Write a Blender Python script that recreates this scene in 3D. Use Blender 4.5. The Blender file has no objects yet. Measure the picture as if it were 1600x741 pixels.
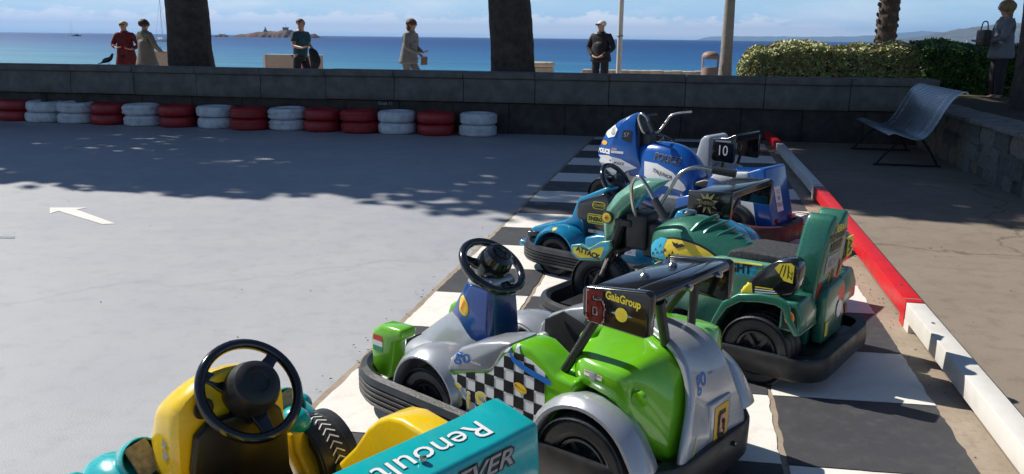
import bpy, bmesh, math, random
from mathutils import Vector, Matrix, noise
from mathutils.bvhtree import BVHTree
R = math.radians
rnd = random.Random(7)
S = bpy.context.scene
COL = S.collection

# ------------------------------------------------------------------ camera
cam_d = bpy.data.cameras.new("camera"); cam = bpy.data.objects.new("camera", cam_d); COL.objects.link(cam)
S.camera = cam
cam_d.sensor_width = 36.0; cam_d.lens = 36.0*1300/1600; cam_d.clip_start = .05; cam_d.clip_end = 60000
H_EYE = 1.55; YAW = R(11.974); PITCH = R(13.4666); ROLL = .0113
fw = Vector((-math.sin(YAW)*math.cos(PITCH), math.cos(YAW)*math.cos(PITCH), -math.sin(PITCH)))
rt = Vector((math.cos(YAW), math.sin(YAW), 0)); up = rt.cross(fw)
r2 = rt*math.cos(ROLL)+up*math.sin(ROLL); u2 = up*math.cos(ROLL)-rt*math.sin(ROLL)
cam.matrix_world = Matrix(((r2.x,u2.x,-fw.x,0),(r2.y,u2.y,-fw.y,0),(r2.z,u2.z,-fw.z,H_EYE),(0,0,0,1)))

# ------------------------------------------------------------------ light
S.view_settings.view_transform = 'Standard'; S.view_settings.look = 'None'
S.view_settings.exposure = 0.28; S.view_settings.gamma = 1.0
SUN_EL = R(44); SUN_AZ = R(160)           # azimuth of the sun measured from +X towards +Y
sd = Vector((math.cos(SUN_EL)*math.cos(SUN_AZ), math.cos(SUN_EL)*math.sin(SUN_AZ), math.sin(SUN_EL)))
sun_d = bpy.data.lights.new("sun", 'SUN'); sun_d.energy = 5.0; sun_d.angle = R(.53); sun_d.color = (1, .95, .87)
sun = bpy.data.objects.new("sun", sun_d); COL.objects.link(sun)
sun.rotation_euler = sd.to_track_quat('Z', 'Y').to_euler()

W = bpy.data.worlds.new("World"); S.world = W; W.use_nodes = True
nt = W.node_tree; nt.nodes.clear()
def N(t, typ, **kw):
    n = t.nodes.new(typ)
    for k, v in kw.items():
        if k.startswith('i_'):
            n.inputs[k[2:].replace('_', ' ')].default_value = v
        else: setattr(n, k, v)
    return n
out = N(nt, 'ShaderNodeOutputWorld'); bg = N(nt, 'ShaderNodeBackground'); bg.inputs[1].default_value = .05
sky = N(nt, 'ShaderNodeTexSky'); sky.sky_type = 'NISHITA'; sky.sun_disc = False
sky.sun_elevation = SUN_EL; sky.sun_rotation = math.atan2(sd.x, sd.y); sky.air_density = 1.0; sky.dust_density = .3; sky.ozone_density = 2.5
tc = N(nt, 'ShaderNodeTexCoord')
sep = N(nt, 'ShaderNodeSeparateXYZ'); nt.links.new(tc.outputs['Generated'], sep.inputs[0])
def nmath(t, op, a, b=None, clamp=False):
    n = t.nodes.new('ShaderNodeMath'); n.operation = op; n.use_clamp = clamp
    for i, v in enumerate((a, b)):
        if v is None: continue
        if isinstance(v, (int, float)): n.inputs[i].default_value = v
        else: t.links.new(v, n.inputs[i])
    return n.outputs[0]
def nramp(t, fac, stops, interp='LINEAR'):
    n = t.nodes.new('ShaderNodeValToRGB'); n.color_ramp.interpolation = interp
    e = n.color_ramp.elements
    while len(e) > 1: e.remove(e[-1])
    for i, (p, c) in enumerate(stops):
        if isinstance(c, (int, float)): c = (c, c, c)
        q = e[0] if i == 0 else e.new(p)
        q.position = p; q.color = (*c[:3], 1)
    t.links.new(fac, n.inputs[0]); return n.outputs[0]
def nmix(t, fac, a, b, mode='MIX'):
    n = t.nodes.new('ShaderNodeMix'); n.data_type = 'RGBA'; n.blend_type = mode
    for i, v in ((0, fac), (6, a), (7, b)):
        if isinstance(v, (int, float)): n.inputs[i].default_value = v
        elif isinstance(v, (tuple, list)): n.inputs[i].default_value = (*v[:3], 1)
        else: t.links.new(v, n.inputs[i])
    return n.outputs[2]
mp = N(nt, 'ShaderNodeMapping'); mp.inputs['Scale'].default_value = (1, 1, 2.2)
nt.links.new(tc.outputs['Generated'], mp.inputs[0])
def wnoise(scale, detail, rough, vec=None):
    n = N(nt, 'ShaderNodeTexNoise'); n.inputs['Scale'].default_value = scale
    n.inputs['Detail'].default_value = detail; n.inputs['Roughness'].default_value = rough
    nt.links.new(vec or mp.outputs[0], n.inputs['Vector']); return n.outputs['Fac']
elev = sep.outputs[2]
# low cumulus band: its top edge is a noise height field
big = wnoise(7, 3, .5); puff = wnoise(38, 7, .62)
left = nramp(nt, nmath(nt, 'MULTIPLY_ADD', sep.outputs[0], -1.0), [(.30, .0), (.42, 1.0)])
top = nmath(nt, 'ADD', nmath(nt, 'MULTIPLY', big, .012), nmath(nt, 'MULTIPLY', puff, .034))
top = nmath(nt, 'MULTIPLY', top, nmath(nt, 'ADD', nmath(nt, 'MULTIPLY', left, .70), .42))
d = nmath(nt, 'SUBTRACT', top, elev)
cum = nramp(nt, nmath(nt, 'MULTIPLY', d, 120), [(0, 0), (.55, .85), (1, .95)])
low = nramp(nt, nmath(nt, 'MULTIPLY', elev, 100), [(.0, 0.0), (.22, .25), (.6, 1)])
cum = nmath(nt, 'MULTIPLY', cum, low)
# thin high veil
mp2 = N(nt, 'ShaderNodeMapping'); mp2.inputs['Scale'].default_value = (1, 1, 5)
nt.links.new(tc.outputs['Generated'], mp2.inputs[0])
veil = nramp(nt, wnoise(5.5, 8, .58, mp2.outputs[0]), [(.42, 0), (.72, .8)])
veil = nmath(nt, 'MULTIPLY', veil, nramp(nt, elev, [(.0, 1), (.10, .5), (.3, .10)]))
mask = nmath(nt, 'MAXIMUM', cum, veil)
skyc = nmix(nt, 1.0, sky.outputs[0], (.86, 1.02, 1.22), 'MULTIPLY')
skyc = nmix(nt, nramp(nt, elev, [(0, 1.0), (.05, .88), (.11, 0)]), skyc, (8.3, 12.9, 16.5))
cl = nmix(nt, mask, skyc, (16.6, 17.2, 18.2))
nt.links.new(cl, bg.inputs[0]); nt.links.new(bg.outputs[0], out.inputs[0])

# ------------------------------------------------------------------ materials
MC = {}
def mat(name, col, rough=.5, metal=0., coat=0., var=.0, scale=12., bump=0., bscale=60., spec=.5, dirt=0., dirtcol=(.16,.13,.10)):
    if name in MC: return MC[name]
    m = bpy.data.materials.new(name); m.use_nodes = True; MC[name] = m
    t = m.node_tree; b = t.nodes['Principled BSDF']
    b.inputs['Base Color'].default_value = (*col, 1); b.inputs['Roughness'].default_value = rough
    b.inputs['Metallic'].default_value = metal; b.inputs['Coat Weight'].default_value = coat
    b.inputs['Coat Roughness'].default_value = .06; b.inputs['Specular IOR Level'].default_value = spec
    tcn = N(t, 'ShaderNodeTexCoord'); o = tcn.outputs['Object']
    c = None
    if var:
        n = N(t, 'ShaderNodeTexNoise', i_Scale=scale, i_Detail=6., i_Roughness=.6); t.links.new(o, n.inputs['Vector'])
        f = nramp(t, n.outputs['Fac'], [(.3, 1-var), (.7, 1+var)])
        c = nmix(t, 1., (*col,), f, 'MULTIPLY')
    if dirt:
        n = N(t, 'ShaderNodeTexNoise', i_Scale=scale*.35+3, i_Detail=9., i_Roughness=.7); t.links.new(o, n.inputs['Vector'])
        f = nramp(t, n.outputs['Fac'], [(.48, 0), (.72, dirt)])
        c = nmix(t, f, c if c is not None else (*col,), dirtcol)
    if c is not None: t.links.new(c, b.inputs['Base Color'])
    if rough > .08:
        n = N(t, 'ShaderNodeTexNoise', i_Scale=scale*1.7, i_Detail=4.); t.links.new(o, n.inputs['Vector'])
        t.links.new(nramp(t, n.outputs['Fac'], [(.3, rough*.8), (.7, min(1, rough*1.2))]), b.inputs['Roughness'])
    if bump:
        n = N(t, 'ShaderNodeTexNoise', i_Scale=bscale, i_Detail=5., i_Roughness=.6); t.links.new(o, n.inputs['Vector'])
        bp = N(t, 'ShaderNodeBump'); bp.inputs['Strength'].default_value = bump; bp.inputs['Distance'].default_value = .01
        t.links.new(n.outputs['Fac'], bp.inputs['Height']); t.links.new(bp.outputs[0], b.inputs['Normal'])
    return m
def bsdf(m): return m.node_tree.nodes['Principled BSDF']

RUB = mat('black_rubber', (.022,.023,.026), .42, var=.35, scale=9, bump=.15, bscale=90, dirt=.22, dirtcol=(.08,.08,.085))
BLK = mat('black_gloss_plastic', (.010,.010,.012), .16, coat=.6, dirt=.12, dirtcol=(.07,.07,.07))
BLM = mat('black_matt_plastic', (.018,.018,.020), .45, var=.2, dirt=.2, dirtcol=(.08,.075,.07))
CHR = mat('worn_chrome', (.48,.47,.45), .22, metal=1., var=.15, scale=20)
STE = mat('grey_steel', (.30,.31,.33), .38, metal=.8, var=.2, scale=15)
GRN = mat('lime_green_paint', (.155,.50,.014), .22, coat=.7, var=.05, scale=22, dirt=.16)
SIL = mat('silver_paint', (.42,.44,.47), .30, metal=.35, coat=.6, var=.06, scale=6, dirt=.12)
YEL = mat('yellow_paint', (.86,.57,.010), .25, coat=.6, var=.05, scale=22, dirt=.16)
TEA = mat('teal_paint', (.005,.40,.42), .26, coat=.6, var=.05, scale=22, dirt=.16)
CYA = mat('cyan_blue_paint', (.006,.23,.42), .25, coat=.6, var=.06, dirt=.10)
BLU = mat('royal_blue_paint', (.004,.085,.36), .22, coat=.6, var=.05, dirt=.08)
DBL = mat('dark_blue_foil', (.003,.045,.22), .25, coat=.6)
WHP = mat('white_gloss_panel', (.72,.73,.75), .3, coat=.4, dirt=.12)
MIN = mat('metallic_green_paint', (.028,.165,.108), .34, metal=.25, coat=.5, var=.12, scale=60, dirt=.14)
MIL = mat('pale_mint_paint', (.15,.36,.25), .30, metal=.2, coat=.5, var=.1, scale=30, dirt=.1)
WDC = mat('white_print', (.80,.80,.80), .4); BDC = mat('black_print', (.012,.012,.014), .4)
YDC = mat('yellow_print', (.82,.66,.05), .4, var=.1); ODC = mat('orange_print', (.85,.46,.05), .4)
RDC = mat('red_print', (.60,.03,.02), .4); BDL = mat('blue_print', (.02,.16,.55), .4); CDC = mat('sky_blue_print', (.05,.42,.62), .4)
GDC = mat('grey_print', (.34,.35,.36), .45, var=.2, scale=40); PDC = mat('pink_print', (.75,.35,.35), .4); GRD = mat('green_print', (.02,.30,.10), .4)
GOL = mat('gold_print', (.42,.36,.16), .4)
SKN = mat('skin', (.42,.24,.17), .5, var=.08)

# ------------------------------------------------------------------ mesh helpers
def sharp(me, ang=38):
    bm = bmesh.new(); bm.from_mesh(me)
    for f in bm.faces: f.smooth = True
    c = R(ang)
    for e in bm.edges:
        if len(e.link_faces) == 2 and e.calc_face_angle(0) > c: e.smooth = False
    bm.to_mesh(me); bm.free()
class MB:
    def __init__(s): s.v = []; s.f = []; s.mi = []; s.cm = 0
    def add(s, vs, fs):
        o = len(s.v); s.v += [tuple(p) for p in vs]; s.f += [tuple(i+o for i in f) for f in fs]; s.mi += [s.cm]*len(fs); return s
    def box(s, x0, x1, y0, y1, z0, z1, M=None):
        vs = [Vector((x, y, z)) for x in (x0, x1) for y in (y0, y1) for z in (z0, z1)]
        if M is not None: vs = [M @ v for v in vs]
        return s.add(vs, [(0,1,3,2),(4,6,7,5),(0,4,5,1),(2,3,7,6),(0,2,6,4),(1,5,7,3)])
    def tube(s, pts, r, n=10, closed=False, caps=True, M=None):
        pts = [Vector(p) for p in pts]; k = len(pts)
        rr = r if isinstance(r, (list, tuple)) else [r]*k
        ref = None; rings = []
        for i, p in enumerate(pts):
            a = pts[i-1] if (i > 0 or closed) else p; b = pts[(i+1) % k] if (i < k-1 or closed) else p
            t = (b-a).normalized()
            if ref is None: ref = t.orthogonal().normalized()
            ref = (ref - t*ref.dot(t)).normalized(); bi = t.cross(ref)
            rings.append([p + (ref*math.cos(2*math.pi*j/n)+bi*math.sin(2*math.pi*j/n))*rr[i] for j in range(n)])
        return s.rings(rings, closed, caps)
    def rings(s, rings, closed=False, caps=True):
        n = len(rings[0]); k = len(rings); vs = [p for r in rings for p in r]; fs = []
        for i in range(k if closed else k-1):
            a = i*n; b = ((i+1) % k)*n
            for j in range(n): fs.append((a+j, a+(j+1) % n, b+(j+1) % n, b+j))
        if caps and not closed: fs += [tuple(range(n))[::-1], tuple((k-1)*n+j for j in range(n))]
        return s.add(vs, fs)
    def lathe(s, prof, n=32, c=(0,0,0), axis='y', closed=True, M=None):
        c = Vector(c); rings = []
        for j in range(n):
            a = 2*math.pi*j/n; ca, sa = math.cos(a), math.sin(a); ring = []
            for (r, h) in prof:
                q = Vector((r*ca, h, r*sa)) if axis == 'y' else Vector((r*ca, r*sa, h)) if axis == 'z' else Vector((h, r*ca, r*sa))
                if M is not None: q = M @ q
                ring.append(c+q)
            rings.append(ring)
        m = len(prof); vs = [p for r in rings for p in r]; fs = []
        for i in range(n):
            a = i*m; b = ((i+1) % n)*m
            for j in range(m if closed else m-1): fs.append((a+j, b+j, b+(j+1) % m, a+(j+1) % m))
        return s.add(vs, fs)
    def prism(s, poly, d0, d1, plane='xz', M=None, taper=None):
        n = len(poly); vs = []
        for d in (d0, d1):
            for (a, b) in poly:
                q = (a, d, b) if plane == 'xz' else (d, a, b) if plane == 'yz' else (a, b, d)
                q = Vector(q)
                if M is not None: q = M @ q
                vs.append(q)
        fs = [tuple(range(n)), tuple(range(2*n-1, n-1, -1))]+[(i, i+n, (i+1) % n+n, (i+1) % n) for i in range(n)]
        return s.add(vs, fs)
    def ball(s, c, r, seg=16, M=None):
        c = Vector(c); rx, ry, rz = r if isinstance(r, (tuple, list)) else (r, r, r); rings = []
        m = seg//2
        for i in range(m+1):
            t = math.pi*(i+.02*(i == 0)-.02*(i == m))/m
            ring = []
            for j in range(seg):
                a = 2*math.pi*j/seg; q = Vector((rx*math.sin(t)*math.cos(a), ry*math.sin(t)*math.sin(a), rz*math.cos(t)))
                if M is not None: q = M @ q
                ring.append(c+q)
            rings.append(ring)
        return s.rings(rings)
    def build(s, name, m, parent=None, sub=0, bev=0, ang=38, flat=False):
        me = bpy.data.meshes.new(name); me.from_pydata(s.v, [], s.f)
        for mm in (m if isinstance(m, (list, tuple)) else [m]): me.materials.append(mm)
        me.polygons.foreach_set('material_index', s.mi)
        bm = bmesh.new(); bm.from_mesh(me); bmesh.ops.recalc_face_normals(bm, faces=bm.faces); bm.to_mesh(me); bm.free()
        if bev or sub:
            tmp = bpy.data.objects.new('tmp', me); COL.objects.link(tmp)
            if bev:
                q = tmp.modifiers.new('b', 'BEVEL'); q.width = bev; q.segments = 3; q.limit_method = 'ANGLE'; q.angle_limit = R(28)
            if sub:
                q = tmp.modifiers.new('s', 'SUBSURF'); q.levels = sub; q.render_levels = sub
            dg = bpy.context.evaluated_depsgraph_get()
            me2 = bpy.data.meshes.new_from_object(tmp.evaluated_get(dg)); COL.objects.unlink(tmp); bpy.data.objects.remove(tmp)
            me2.name = name; me = me2
        if not flat: sharp(me, ang)
        o = bpy.data.objects.new(name, me); COL.objects.link(o)
        if parent is not None: o.parent = parent
        return o
def smooth_path(pts, n=6, closed=False):
    P = [Vector(p) for p in pts]; k = len(P); out = []
    for i in range(k if closed else k-1):
        p0 = P[(i-1) % k] if (i > 0 or closed) else P[i]*2-P[i+1]; p1 = P[i]; p2 = P[(i+1) % k]
        p3 = P[(i+2) % k] if (i < k-2 or closed) else p2*2-p1
        for j in range(n):
            t = j/n
            out.append(.5*((2*p1)+(-p0+p2)*t+(2*p0-5*p1+4*p2-p3)*t*t+(-p0+3*p1-3*p2+p3)*t**3))
    if not closed: out.append(P[-1])
    return out
def loft(stations):
    """stations: (x, half profile [(y,z)...] from top centre to bottom centre), mirrored about y=0"""
    mb = MB(); rings = []
    for x, hp in stations:
        ring = [Vector((x if len(p) < 3 else p[2], p[0], p[1])) for p in hp]
        ring += [Vector((x if len(p) < 3 else p[2], -p[0], p[1])) for p in reversed(hp) if p[0] > 1e-6]
        rings.append(ring)
    mb.rings(rings); return mb
def tag(o, label=None, cat=None, group=None, kind=None):
    if label: o['label'] = label
    if cat: o['category'] = cat
    if group: o['group'] = group
    if kind: o['kind'] = kind
    return o
def thing(name, label, cat, loc=(0,0,0), rz=0., group=None):
    o = bpy.data.objects.new(name, None); COL.objects.link(o); o.empty_display_size = .2
    o.location = loc; o.rotation_euler = (0, 0, rz); return tag(o, label, cat, group)
def struct(o): o['kind'] = 'structure'; return o
def copy_tree(o, parent=None):
    c = o.copy(); COL.objects.link(c); c.parent = parent
    for ch in [x for x in bpy.data.objects if x.parent == o]: copy_tree(ch, c)
    return c
# decals: flat shapes projected on to a part's surface
_bvh = {}
def bvh(o):
    if o.name not in _bvh:
        me = o.data; _bvh[o.name] = BVHTree.FromPolygons([v.co.copy() for v in me.vertices], [tuple(p.vertices) for p in me.polygons])
    return _bvh[o.name]
def text_mesh(txt, size=1., shear=0., bold=0.):
    cu = bpy.data.curves.new('lettering', 'FONT'); cu.body = txt; cu.size = size; cu.align_x = 'CENTER'; cu.align_y = 'CENTER'
    cu.shear = shear; cu.offset = bold; cu.resolution_u = 3
    o = bpy.data.objects.new('t', cu); COL.objects.link(o)
    dg = bpy.context.evaluated_depsgraph_get(); me = bpy.data.meshes.new_from_object(o.evaluated_get(dg))
    COL.objects.unlink(o); bpy.data.objects.remove(o)
    vs = [(v.co.x, v.co.y) for v in me.vertices]; fs = [tuple(p.vertices) for p in me.polygons]
    bpy.data.meshes.remove(me); return vs, fs
def grid_poly(poly, nx=8, ny=6):
    """outline polygon -> fan-free grid clipped simply: returns triangulated fan rings"""
    cx = sum(p[0] for p in poly)/len(poly); cy = sum(p[1] for p in poly)/len(poly); n = len(poly)
    # densify outline
    out = []
    for i in range(n):
        a = poly[i]; b = poly[(i+1) % n]; L = math.hypot(b[0]-a[0], b[1]-a[1]); k = max(1, int(L/.012))
        for j in range(k): out.append((a[0]+(b[0]-a[0])*j/k, a[1]+(b[1]-a[1])*j/k))
    n = len(out); vs = []; fs = []; K = 4
    for k in range(K, 0, -1):
        for p in out: vs.append((cx+(p[0]-cx)*k/K, cy+(p[1]-cy)*k/K))
    vs.append((cx, cy))
    for k in range(K-1):
        for i in range(n): fs.append((k*n+i, k*n+(i+1) % n, (k+1)*n+(i+1) % n, (k+1)*n+i))
    for i in range(n): fs.append(((K-1)*n+i, (K-1)*n+(i+1) % n, K*n))
    return vs, fs
def rect(w, h): return grid_poly([(-w/2,-h/2),(w/2,-h/2),(w/2,h/2),(-w/2,h/2)])
def oval(w, h, n=24): return grid_poly([(w/2*math.cos(2*math.pi*i/n), h/2*math.sin(2*math.pi*i/n)) for i in range(n)])
def star(r1, r2, n, rot=0): return grid_poly([((r1 if i % 2 == 0 else r2)*math.cos(math.pi*i/n+rot), (r1 if i % 2 == 0 else r2)*math.sin(math.pi*i/n+rot)) for i in range(2*n)])
def decal(name, target, shape, m, o, u, v, off=.0015, rot=0., label=None, sx=1., sy=1.):
    u = Vector(u).normalized(); v = Vector(v).normalized(); n = u.cross(v).normalized(); o = Vector(o)
    vs, fs = shape; T = bvh(target); out = []; c, s_ = math.cos(rot), math.sin(rot)
    if len(fs) == 1: vs, fs = grid_poly([vs[i] for i in fs[0]])
    miss = set()
    for i, (a, b) in enumerate(vs):
        a, b = a*sx, b*sy; a, b = a*c-b*s_, a*s_+b*c
        p = o+u*a+v*b; h = T.ray_cast(p+n*.12, -n, .24)
        if h[0] is None or h[1].dot(n) < .12: miss.add(i); out.append(p)
        else: out.append(h[0]+n*off)
    if len(miss) < len(vs): fs = [f for f in fs if not any(i in miss for i in f)]
    mb = MB(); mb.add(out, fs)
    me = bpy.data.meshes.new(name); me.from_pydata(mb.v, [], mb.f); me.materials.append(m)
    ob = bpy.data.objects.new(name, me); COL.objects.link(ob); ob.parent = target
    if label: ob['label'] = label
    return ob
def strokes(pl, w):
    vs = []; fs = []
    for pts in pl:
        for a, b in zip(pts[:-1], pts[1:]):
            L = math.hypot(b[0]-a[0], b[1]-a[1]); ux, uy = (b[0]-a[0])/L*w/2, (b[1]-a[1])/L*w/2
            n = len(vs); vs += [(a[0]-ux+uy, a[1]-uy-ux), (b[0]+ux+uy, b[1]+uy-ux), (b[0]+ux-uy, b[1]+uy+ux), (a[0]-ux-uy, a[1]-uy+ux)]; fs.append((n, n+1, n+2, n+3))
    return vs, fs
def six(w, h): return [[(w*.5,h*.5),(-w*.34,h*.5),(-w*.5,h*.38),(-w*.5,-h*.40),(-w*.36,-h*.5),(w*.36,-h*.5),(w*.5,-h*.40),(w*.5,-h*.02),(w*.38,h*.08),(-w*.5,h*.08)]]
def mask_mat(name, base, **kw): return mat(name, base, **kw)

# frame of the court: a shade skewed against the camera's own axes
SK = .06
def wl(x): return 13.45+SK*(x+2.9)         # y of the court face of the wall
exec_order = []

# ================================================================== SETTING
def ground_mat(name, c1, c2, c3, rough=.75, s=1.0, bump=.35, crack=0., spec=.35, ca=.7):
    m = bpy.data.materials.new(name); m.use_nodes = True; t = m.node_tree; b = t.nodes['Principled BSDF']
    o = N(t, 'ShaderNodeNewGeometry').outputs['Position']
    def nz(sc, dt=6, rg=.6):
        n = N(t, 'ShaderNodeTexNoise', i_Scale=sc*s, i_Detail=float(dt), i_Roughness=rg); t.links.new(o, n.inputs['Vector']); return n.outputs['Fac']
    c = nmix(t, nramp(t, nz(.7, 5), [(.35, 0), (.65, 1)]), c1, c2)
    c = nmix(t, nramp(t, nz(7, 8, .7), [(.5, 0), (.75, .6)]), c, c3)
    c = nmix(t, nramp(t, nz(120, 3), [(.3, .35), (.7, 0)]), c, c3)
    if crack:
        v = N(t, 'ShaderNodeTexVoronoi'); v.feature = 'DISTANCE_TO_EDGE'; v.inputs['Scale'].default_value = crack
        w = N(t, 'ShaderNodeTexNoise', i_Scale=1.5, i_Detail=6.); t.links.new(o, w.inputs['Vector'])
        t.links.new(nmix(t, .45, o, w.outputs['Color']), v.inputs['Vector'])
        c = nmix(t, nramp(t, v.outputs['Distance'], [(.0, ca), (.006 if ca > .5 else .0035, 0)]), c, tuple(x*.35 for x in c1))
    # thin, long scuffs
    mpn = N(t, 'ShaderNodeMapping'); mpn.inputs['Scale'].default_value = (.5, 7, 1); mpn.inputs['Rotation'].default_value = (0, 0, .35); t.links.new(o, mpn.inputs[0])
    w = N(t, 'ShaderNodeTexNoise', i_Scale=3.2, i_Detail=7., i_Roughness=.75); t.links.new(mpn.outputs[0], w.inputs['Vector'])
    c = nmix(t, nramp(t, w.outputs['Fac'], [(.62, 0), (.74, .38)]), c, c3)
    t.links.new(c, b.inputs['Base Color']); b.inputs['Specular IOR Level'].default_value = spec
    t.links.new(nramp(t, nz(3), [(.3, rough*.8), (.7, min(1, rough*1.15))]), b.inputs['Roughness'])
    bp = N(t, 'ShaderNodeBump'); bp.inputs['Strength'].default_value = bump; bp.inputs['Distance'].default_value = .004
    t.links.new(nz(160, 4), bp.inputs['Height']); t.links.new(bp.outputs[0], b.inputs['Normal'])
    return m
COURT = ground_mat('court_paint', (.355,.375,.405), (.425,.425,.435), (.27,.275,.285), .62, bump=.45, crack=.16, ca=.14)
CONC = ground_mat('tan_concrete', (.245,.200,.155), (.30,.25,.195), (.13,.105,.082), .85, crack=.45, bump=.6)
DIRT = ground_mat('dirty_seam', (.33,.26,.19), (.42,.35,.27), (.16,.12,.09), .9, s=3)
WSQ = ground_mat('white_square_paint', (.86,.83,.77), (.80,.77,.71), (.56,.50,.42), .6, s=1.6, bump=.3)
BSQ = ground_mat('black_square_paint', (.040,.042,.048), (.055,.056,.062), (.11,.105,.10), .6, s=2, bump=.5)
PROM = ground_mat('promenade_paving', (.42,.36,.30), (.36,.31,.26), (.25,.21,.18), .8)
SOIL = ground_mat('soil', (.10,.075,.05), (.07,.06,.035), (.045,.055,.02), .95, s=3, bump=1)
def sheet(name, pts, z, m, kind='structure'):
    mb = MB(); mb.add([(x, y, z) for x, y in pts], [tuple(range(len(pts)))]); o = mb.build(name, m, flat=True)
    if kind: o['kind'] = kind
    return o
XL, XK = -1.52, 1.17
sheet('ground', [(-60,-40),(60,-40),(60,14.6),(-60,14.6)], -.03, CONC)
sheet('court', [(-40,-30),(XL+.1,-30),(XL+.1,13.62),(-40,11.3)], 0, COURT)
bed = [(XL-.004+.012*noise.noise((0, k*.9, 2))+.006*noise.noise((5, k*3.1, 2)), -6+k*.1) for k in range(197)]
sheet('chequered_strip_bed', bed+[(1.26, 14.0), (1.26, -6)], .004, DIRT)
sheet('pavement', [(1.26,-30),(12,-30),(12,14.5),(1.26,14.2)], 0, CONC)
# painted chequer squares, each a thin coat with worn edges
strip = bpy.data.objects.new('chequered_strip', None); COL.objects.link(strip); strip['kind'] = 'structure'
rows = [-1.05,-.41,.24,.89,1.54,2.20,2.84,3.48,4.11,4.76,5.36,6.02,6.64,7.24,7.80,8.40,9.02,9.63,10.30,10.95,11.68,12.36,13.10,13.42]
cols = [-1.50,-.90,-.24,.42,1.13]
for i in range(len(rows)-1):
    for j in range(4):
        x0, x1 = cols[j]+.012, cols[j+1]-.012; y0, y1 = rows[i]+.004, rows[i+1]-.004
        pts = []
        for (ax, ay, bx, by) in ((x0,y0,x1,y0),(x1,y0,x1,y1),(x1,y1,x0,y1),(x0,y1,x0,y0)):
            k = 16
            for q in range(k):
                x = ax+(bx-ax)*q/k; y = ay+(by-ay)*q/k
                nn = noise.noise((x*9, y*9, 3)); n3 = noise.noise((x*31, y*31, 7))
                a = .010 if ax != bx else .008
                px_ = x+(a*nn+.006*n3)*(0 if ax != bx else 1); py_ = y+(.004*nn+.003*n3)*(1 if ax != bx else 0)
                pts.append((px_, py_+.075*(px_+1.5), .008))
        white = (i+j) % 2 == 0
        # row index 8 (4.11-4.76) is white in the first column
        mb = MB(); mb.add(pts, [tuple(range(len(pts)))])
        o = mb.build('painted_square', WSQ if white else BSQ, strip, flat=True)
ar = MB(); A5 = [(-5.648,6.373),(-5.325,6.46),(-5.36,6.36),(-4.654,5.947),(-4.74,5.90),(-5.47,6.27),(-5.465,6.158)]
ar.add([(x, y, .0035) for x, y in A5], [tuple(range(7))]); o = ar.build('painted_arrow', WSQ, flat=True); o['kind'] = 'structure'
ar = MB(); ar.add([(x, y, .0035) for x, y in [(-5.9,5.15),(-5.1,5.36),(-5.05,5.30),(-5.22,5.27),(-5.9,5.05)]], [tuple(range(5))]); o = ar.build('faded_marking', mat('faded_blue_paint', (.22,.25,.31), .7, var=.1), flat=True); o['kind'] = 'structure'

# --- the wall behind the court
WALLC = mat('weathered_concrete', (.135,.125,.115), .85, var=.3, scale=5, bump=.8, bscale=30, dirt=.6, dirtcol=(.10,.095,.08))
BASEC = mat('dark_stone_base', (.05,.042,.036), .9, var=.5, scale=5, bump=1., bscale=14, dirt=.5, dirtcol=(.05,.045,.04))
wall = thing('retaining_wall', 'long dark concrete wall with coping behind the row of tyres', 'wall', (0, 0, 0))
jx = [-23.4,-22.2,-20.9,-19.6,-18.4,-17.1,-15.8,-14.5,-13.2,-11.95,-10.73,-9.53,-8.37,-7.20,-6.04,-4.85,-3.68,-2.50,-1.31,-.11,1.10,2.37,3.64]
def onwall_box(mb, x0, x1, o0, o1, z0, z1):      # a box along the skewed wall, offsets measured behind the face
    vs = [(x, wl(x)+o, z) for x in (x0, x1) for o in (o0, o1) for z in (z0, z1)]
    mb.add(vs, [(0,1,3,2),(4,6,7,5),(0,4,5,1),(2,3,7,6),(0,2,6,4),(1,5,7,3)])
mb = MB()
for k in range(30):
    x0 = -23.4+k*.93; x1 = min(x0+.925, 4.2)
    if x0 < 4.2: onwall_box(mb, x0, x1, .05+rnd.uniform(-.012, .012), .75, -.02, .50)
mb.build('stone_base', BASEC, wall, bev=.012)
mb = MB(); onwall_box(mb, -23.3, 3.6, .02, .36, .52, .965); mb.build('light_stop_core', BASEC, wall)  # backing added behind the blocks to stop sun leaking through the joints
for a, b in zip(jx[:-1], jx[1:]):
    # a block: leaning face under a projecting coping lip
    mb = MB(); g = .0045; lift = rnd.uniform(-.006, .006); off = rnd.uniform(-.01, .01)
    prof = [(-.02, .51), (-.045, .60), (-.02, .87), (-.02, .885), (-.07, .90), (-.075, .985), (-.06, 1.0), (.38, 1.0), (.38, .51)]
    rings = [[(x, wl(x)+p[0]+off, p[1]+lift) for p in prof] for x in (a+g, b-g)]
    mb.rings(rings); mb.build('block', WALLC, wall, bev=.008)
# faint stencilled letters on the stone base
wb = MB(); wb.add([(-4.95, wl(-4.95)+.03, .42), (-4.62, wl(-4.62)+.03, .42), (-4.62, wl(-4.62)+.03, .50), (-4.95, wl(-4.95)+.03, .50)], [(0,1,2,3)])
def flat_text(name, txt, size, m, o, u, v, parent, shear=0, bold=0, off=0., sx=1.):
    vs, fs = text_mesh(txt, size, shear, bold); u = Vector(u).normalized(); v = Vector(v).normalized(); n = u.cross(v); mb = MB()
    mb.add([Vector(o)+u*a*sx+v*b+n*off for a, b in vs], fs)
    me = bpy.data.meshes.new(name); me.from_pydata(mb.v, [], mb.f); me.materials.append(m)
    ob = bpy.data.objects.new(name, me); COL.objects.link(ob); ob.parent = parent; return ob
flat_text('lettering', 'Gosk 11', .075, mat('faded_white_letters', (.35,.35,.35), .8), (-5.03, wl(-5.03)+.028, .455), (1, SK, 0), (0, 0, 1), wall, bold=.001)

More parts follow.
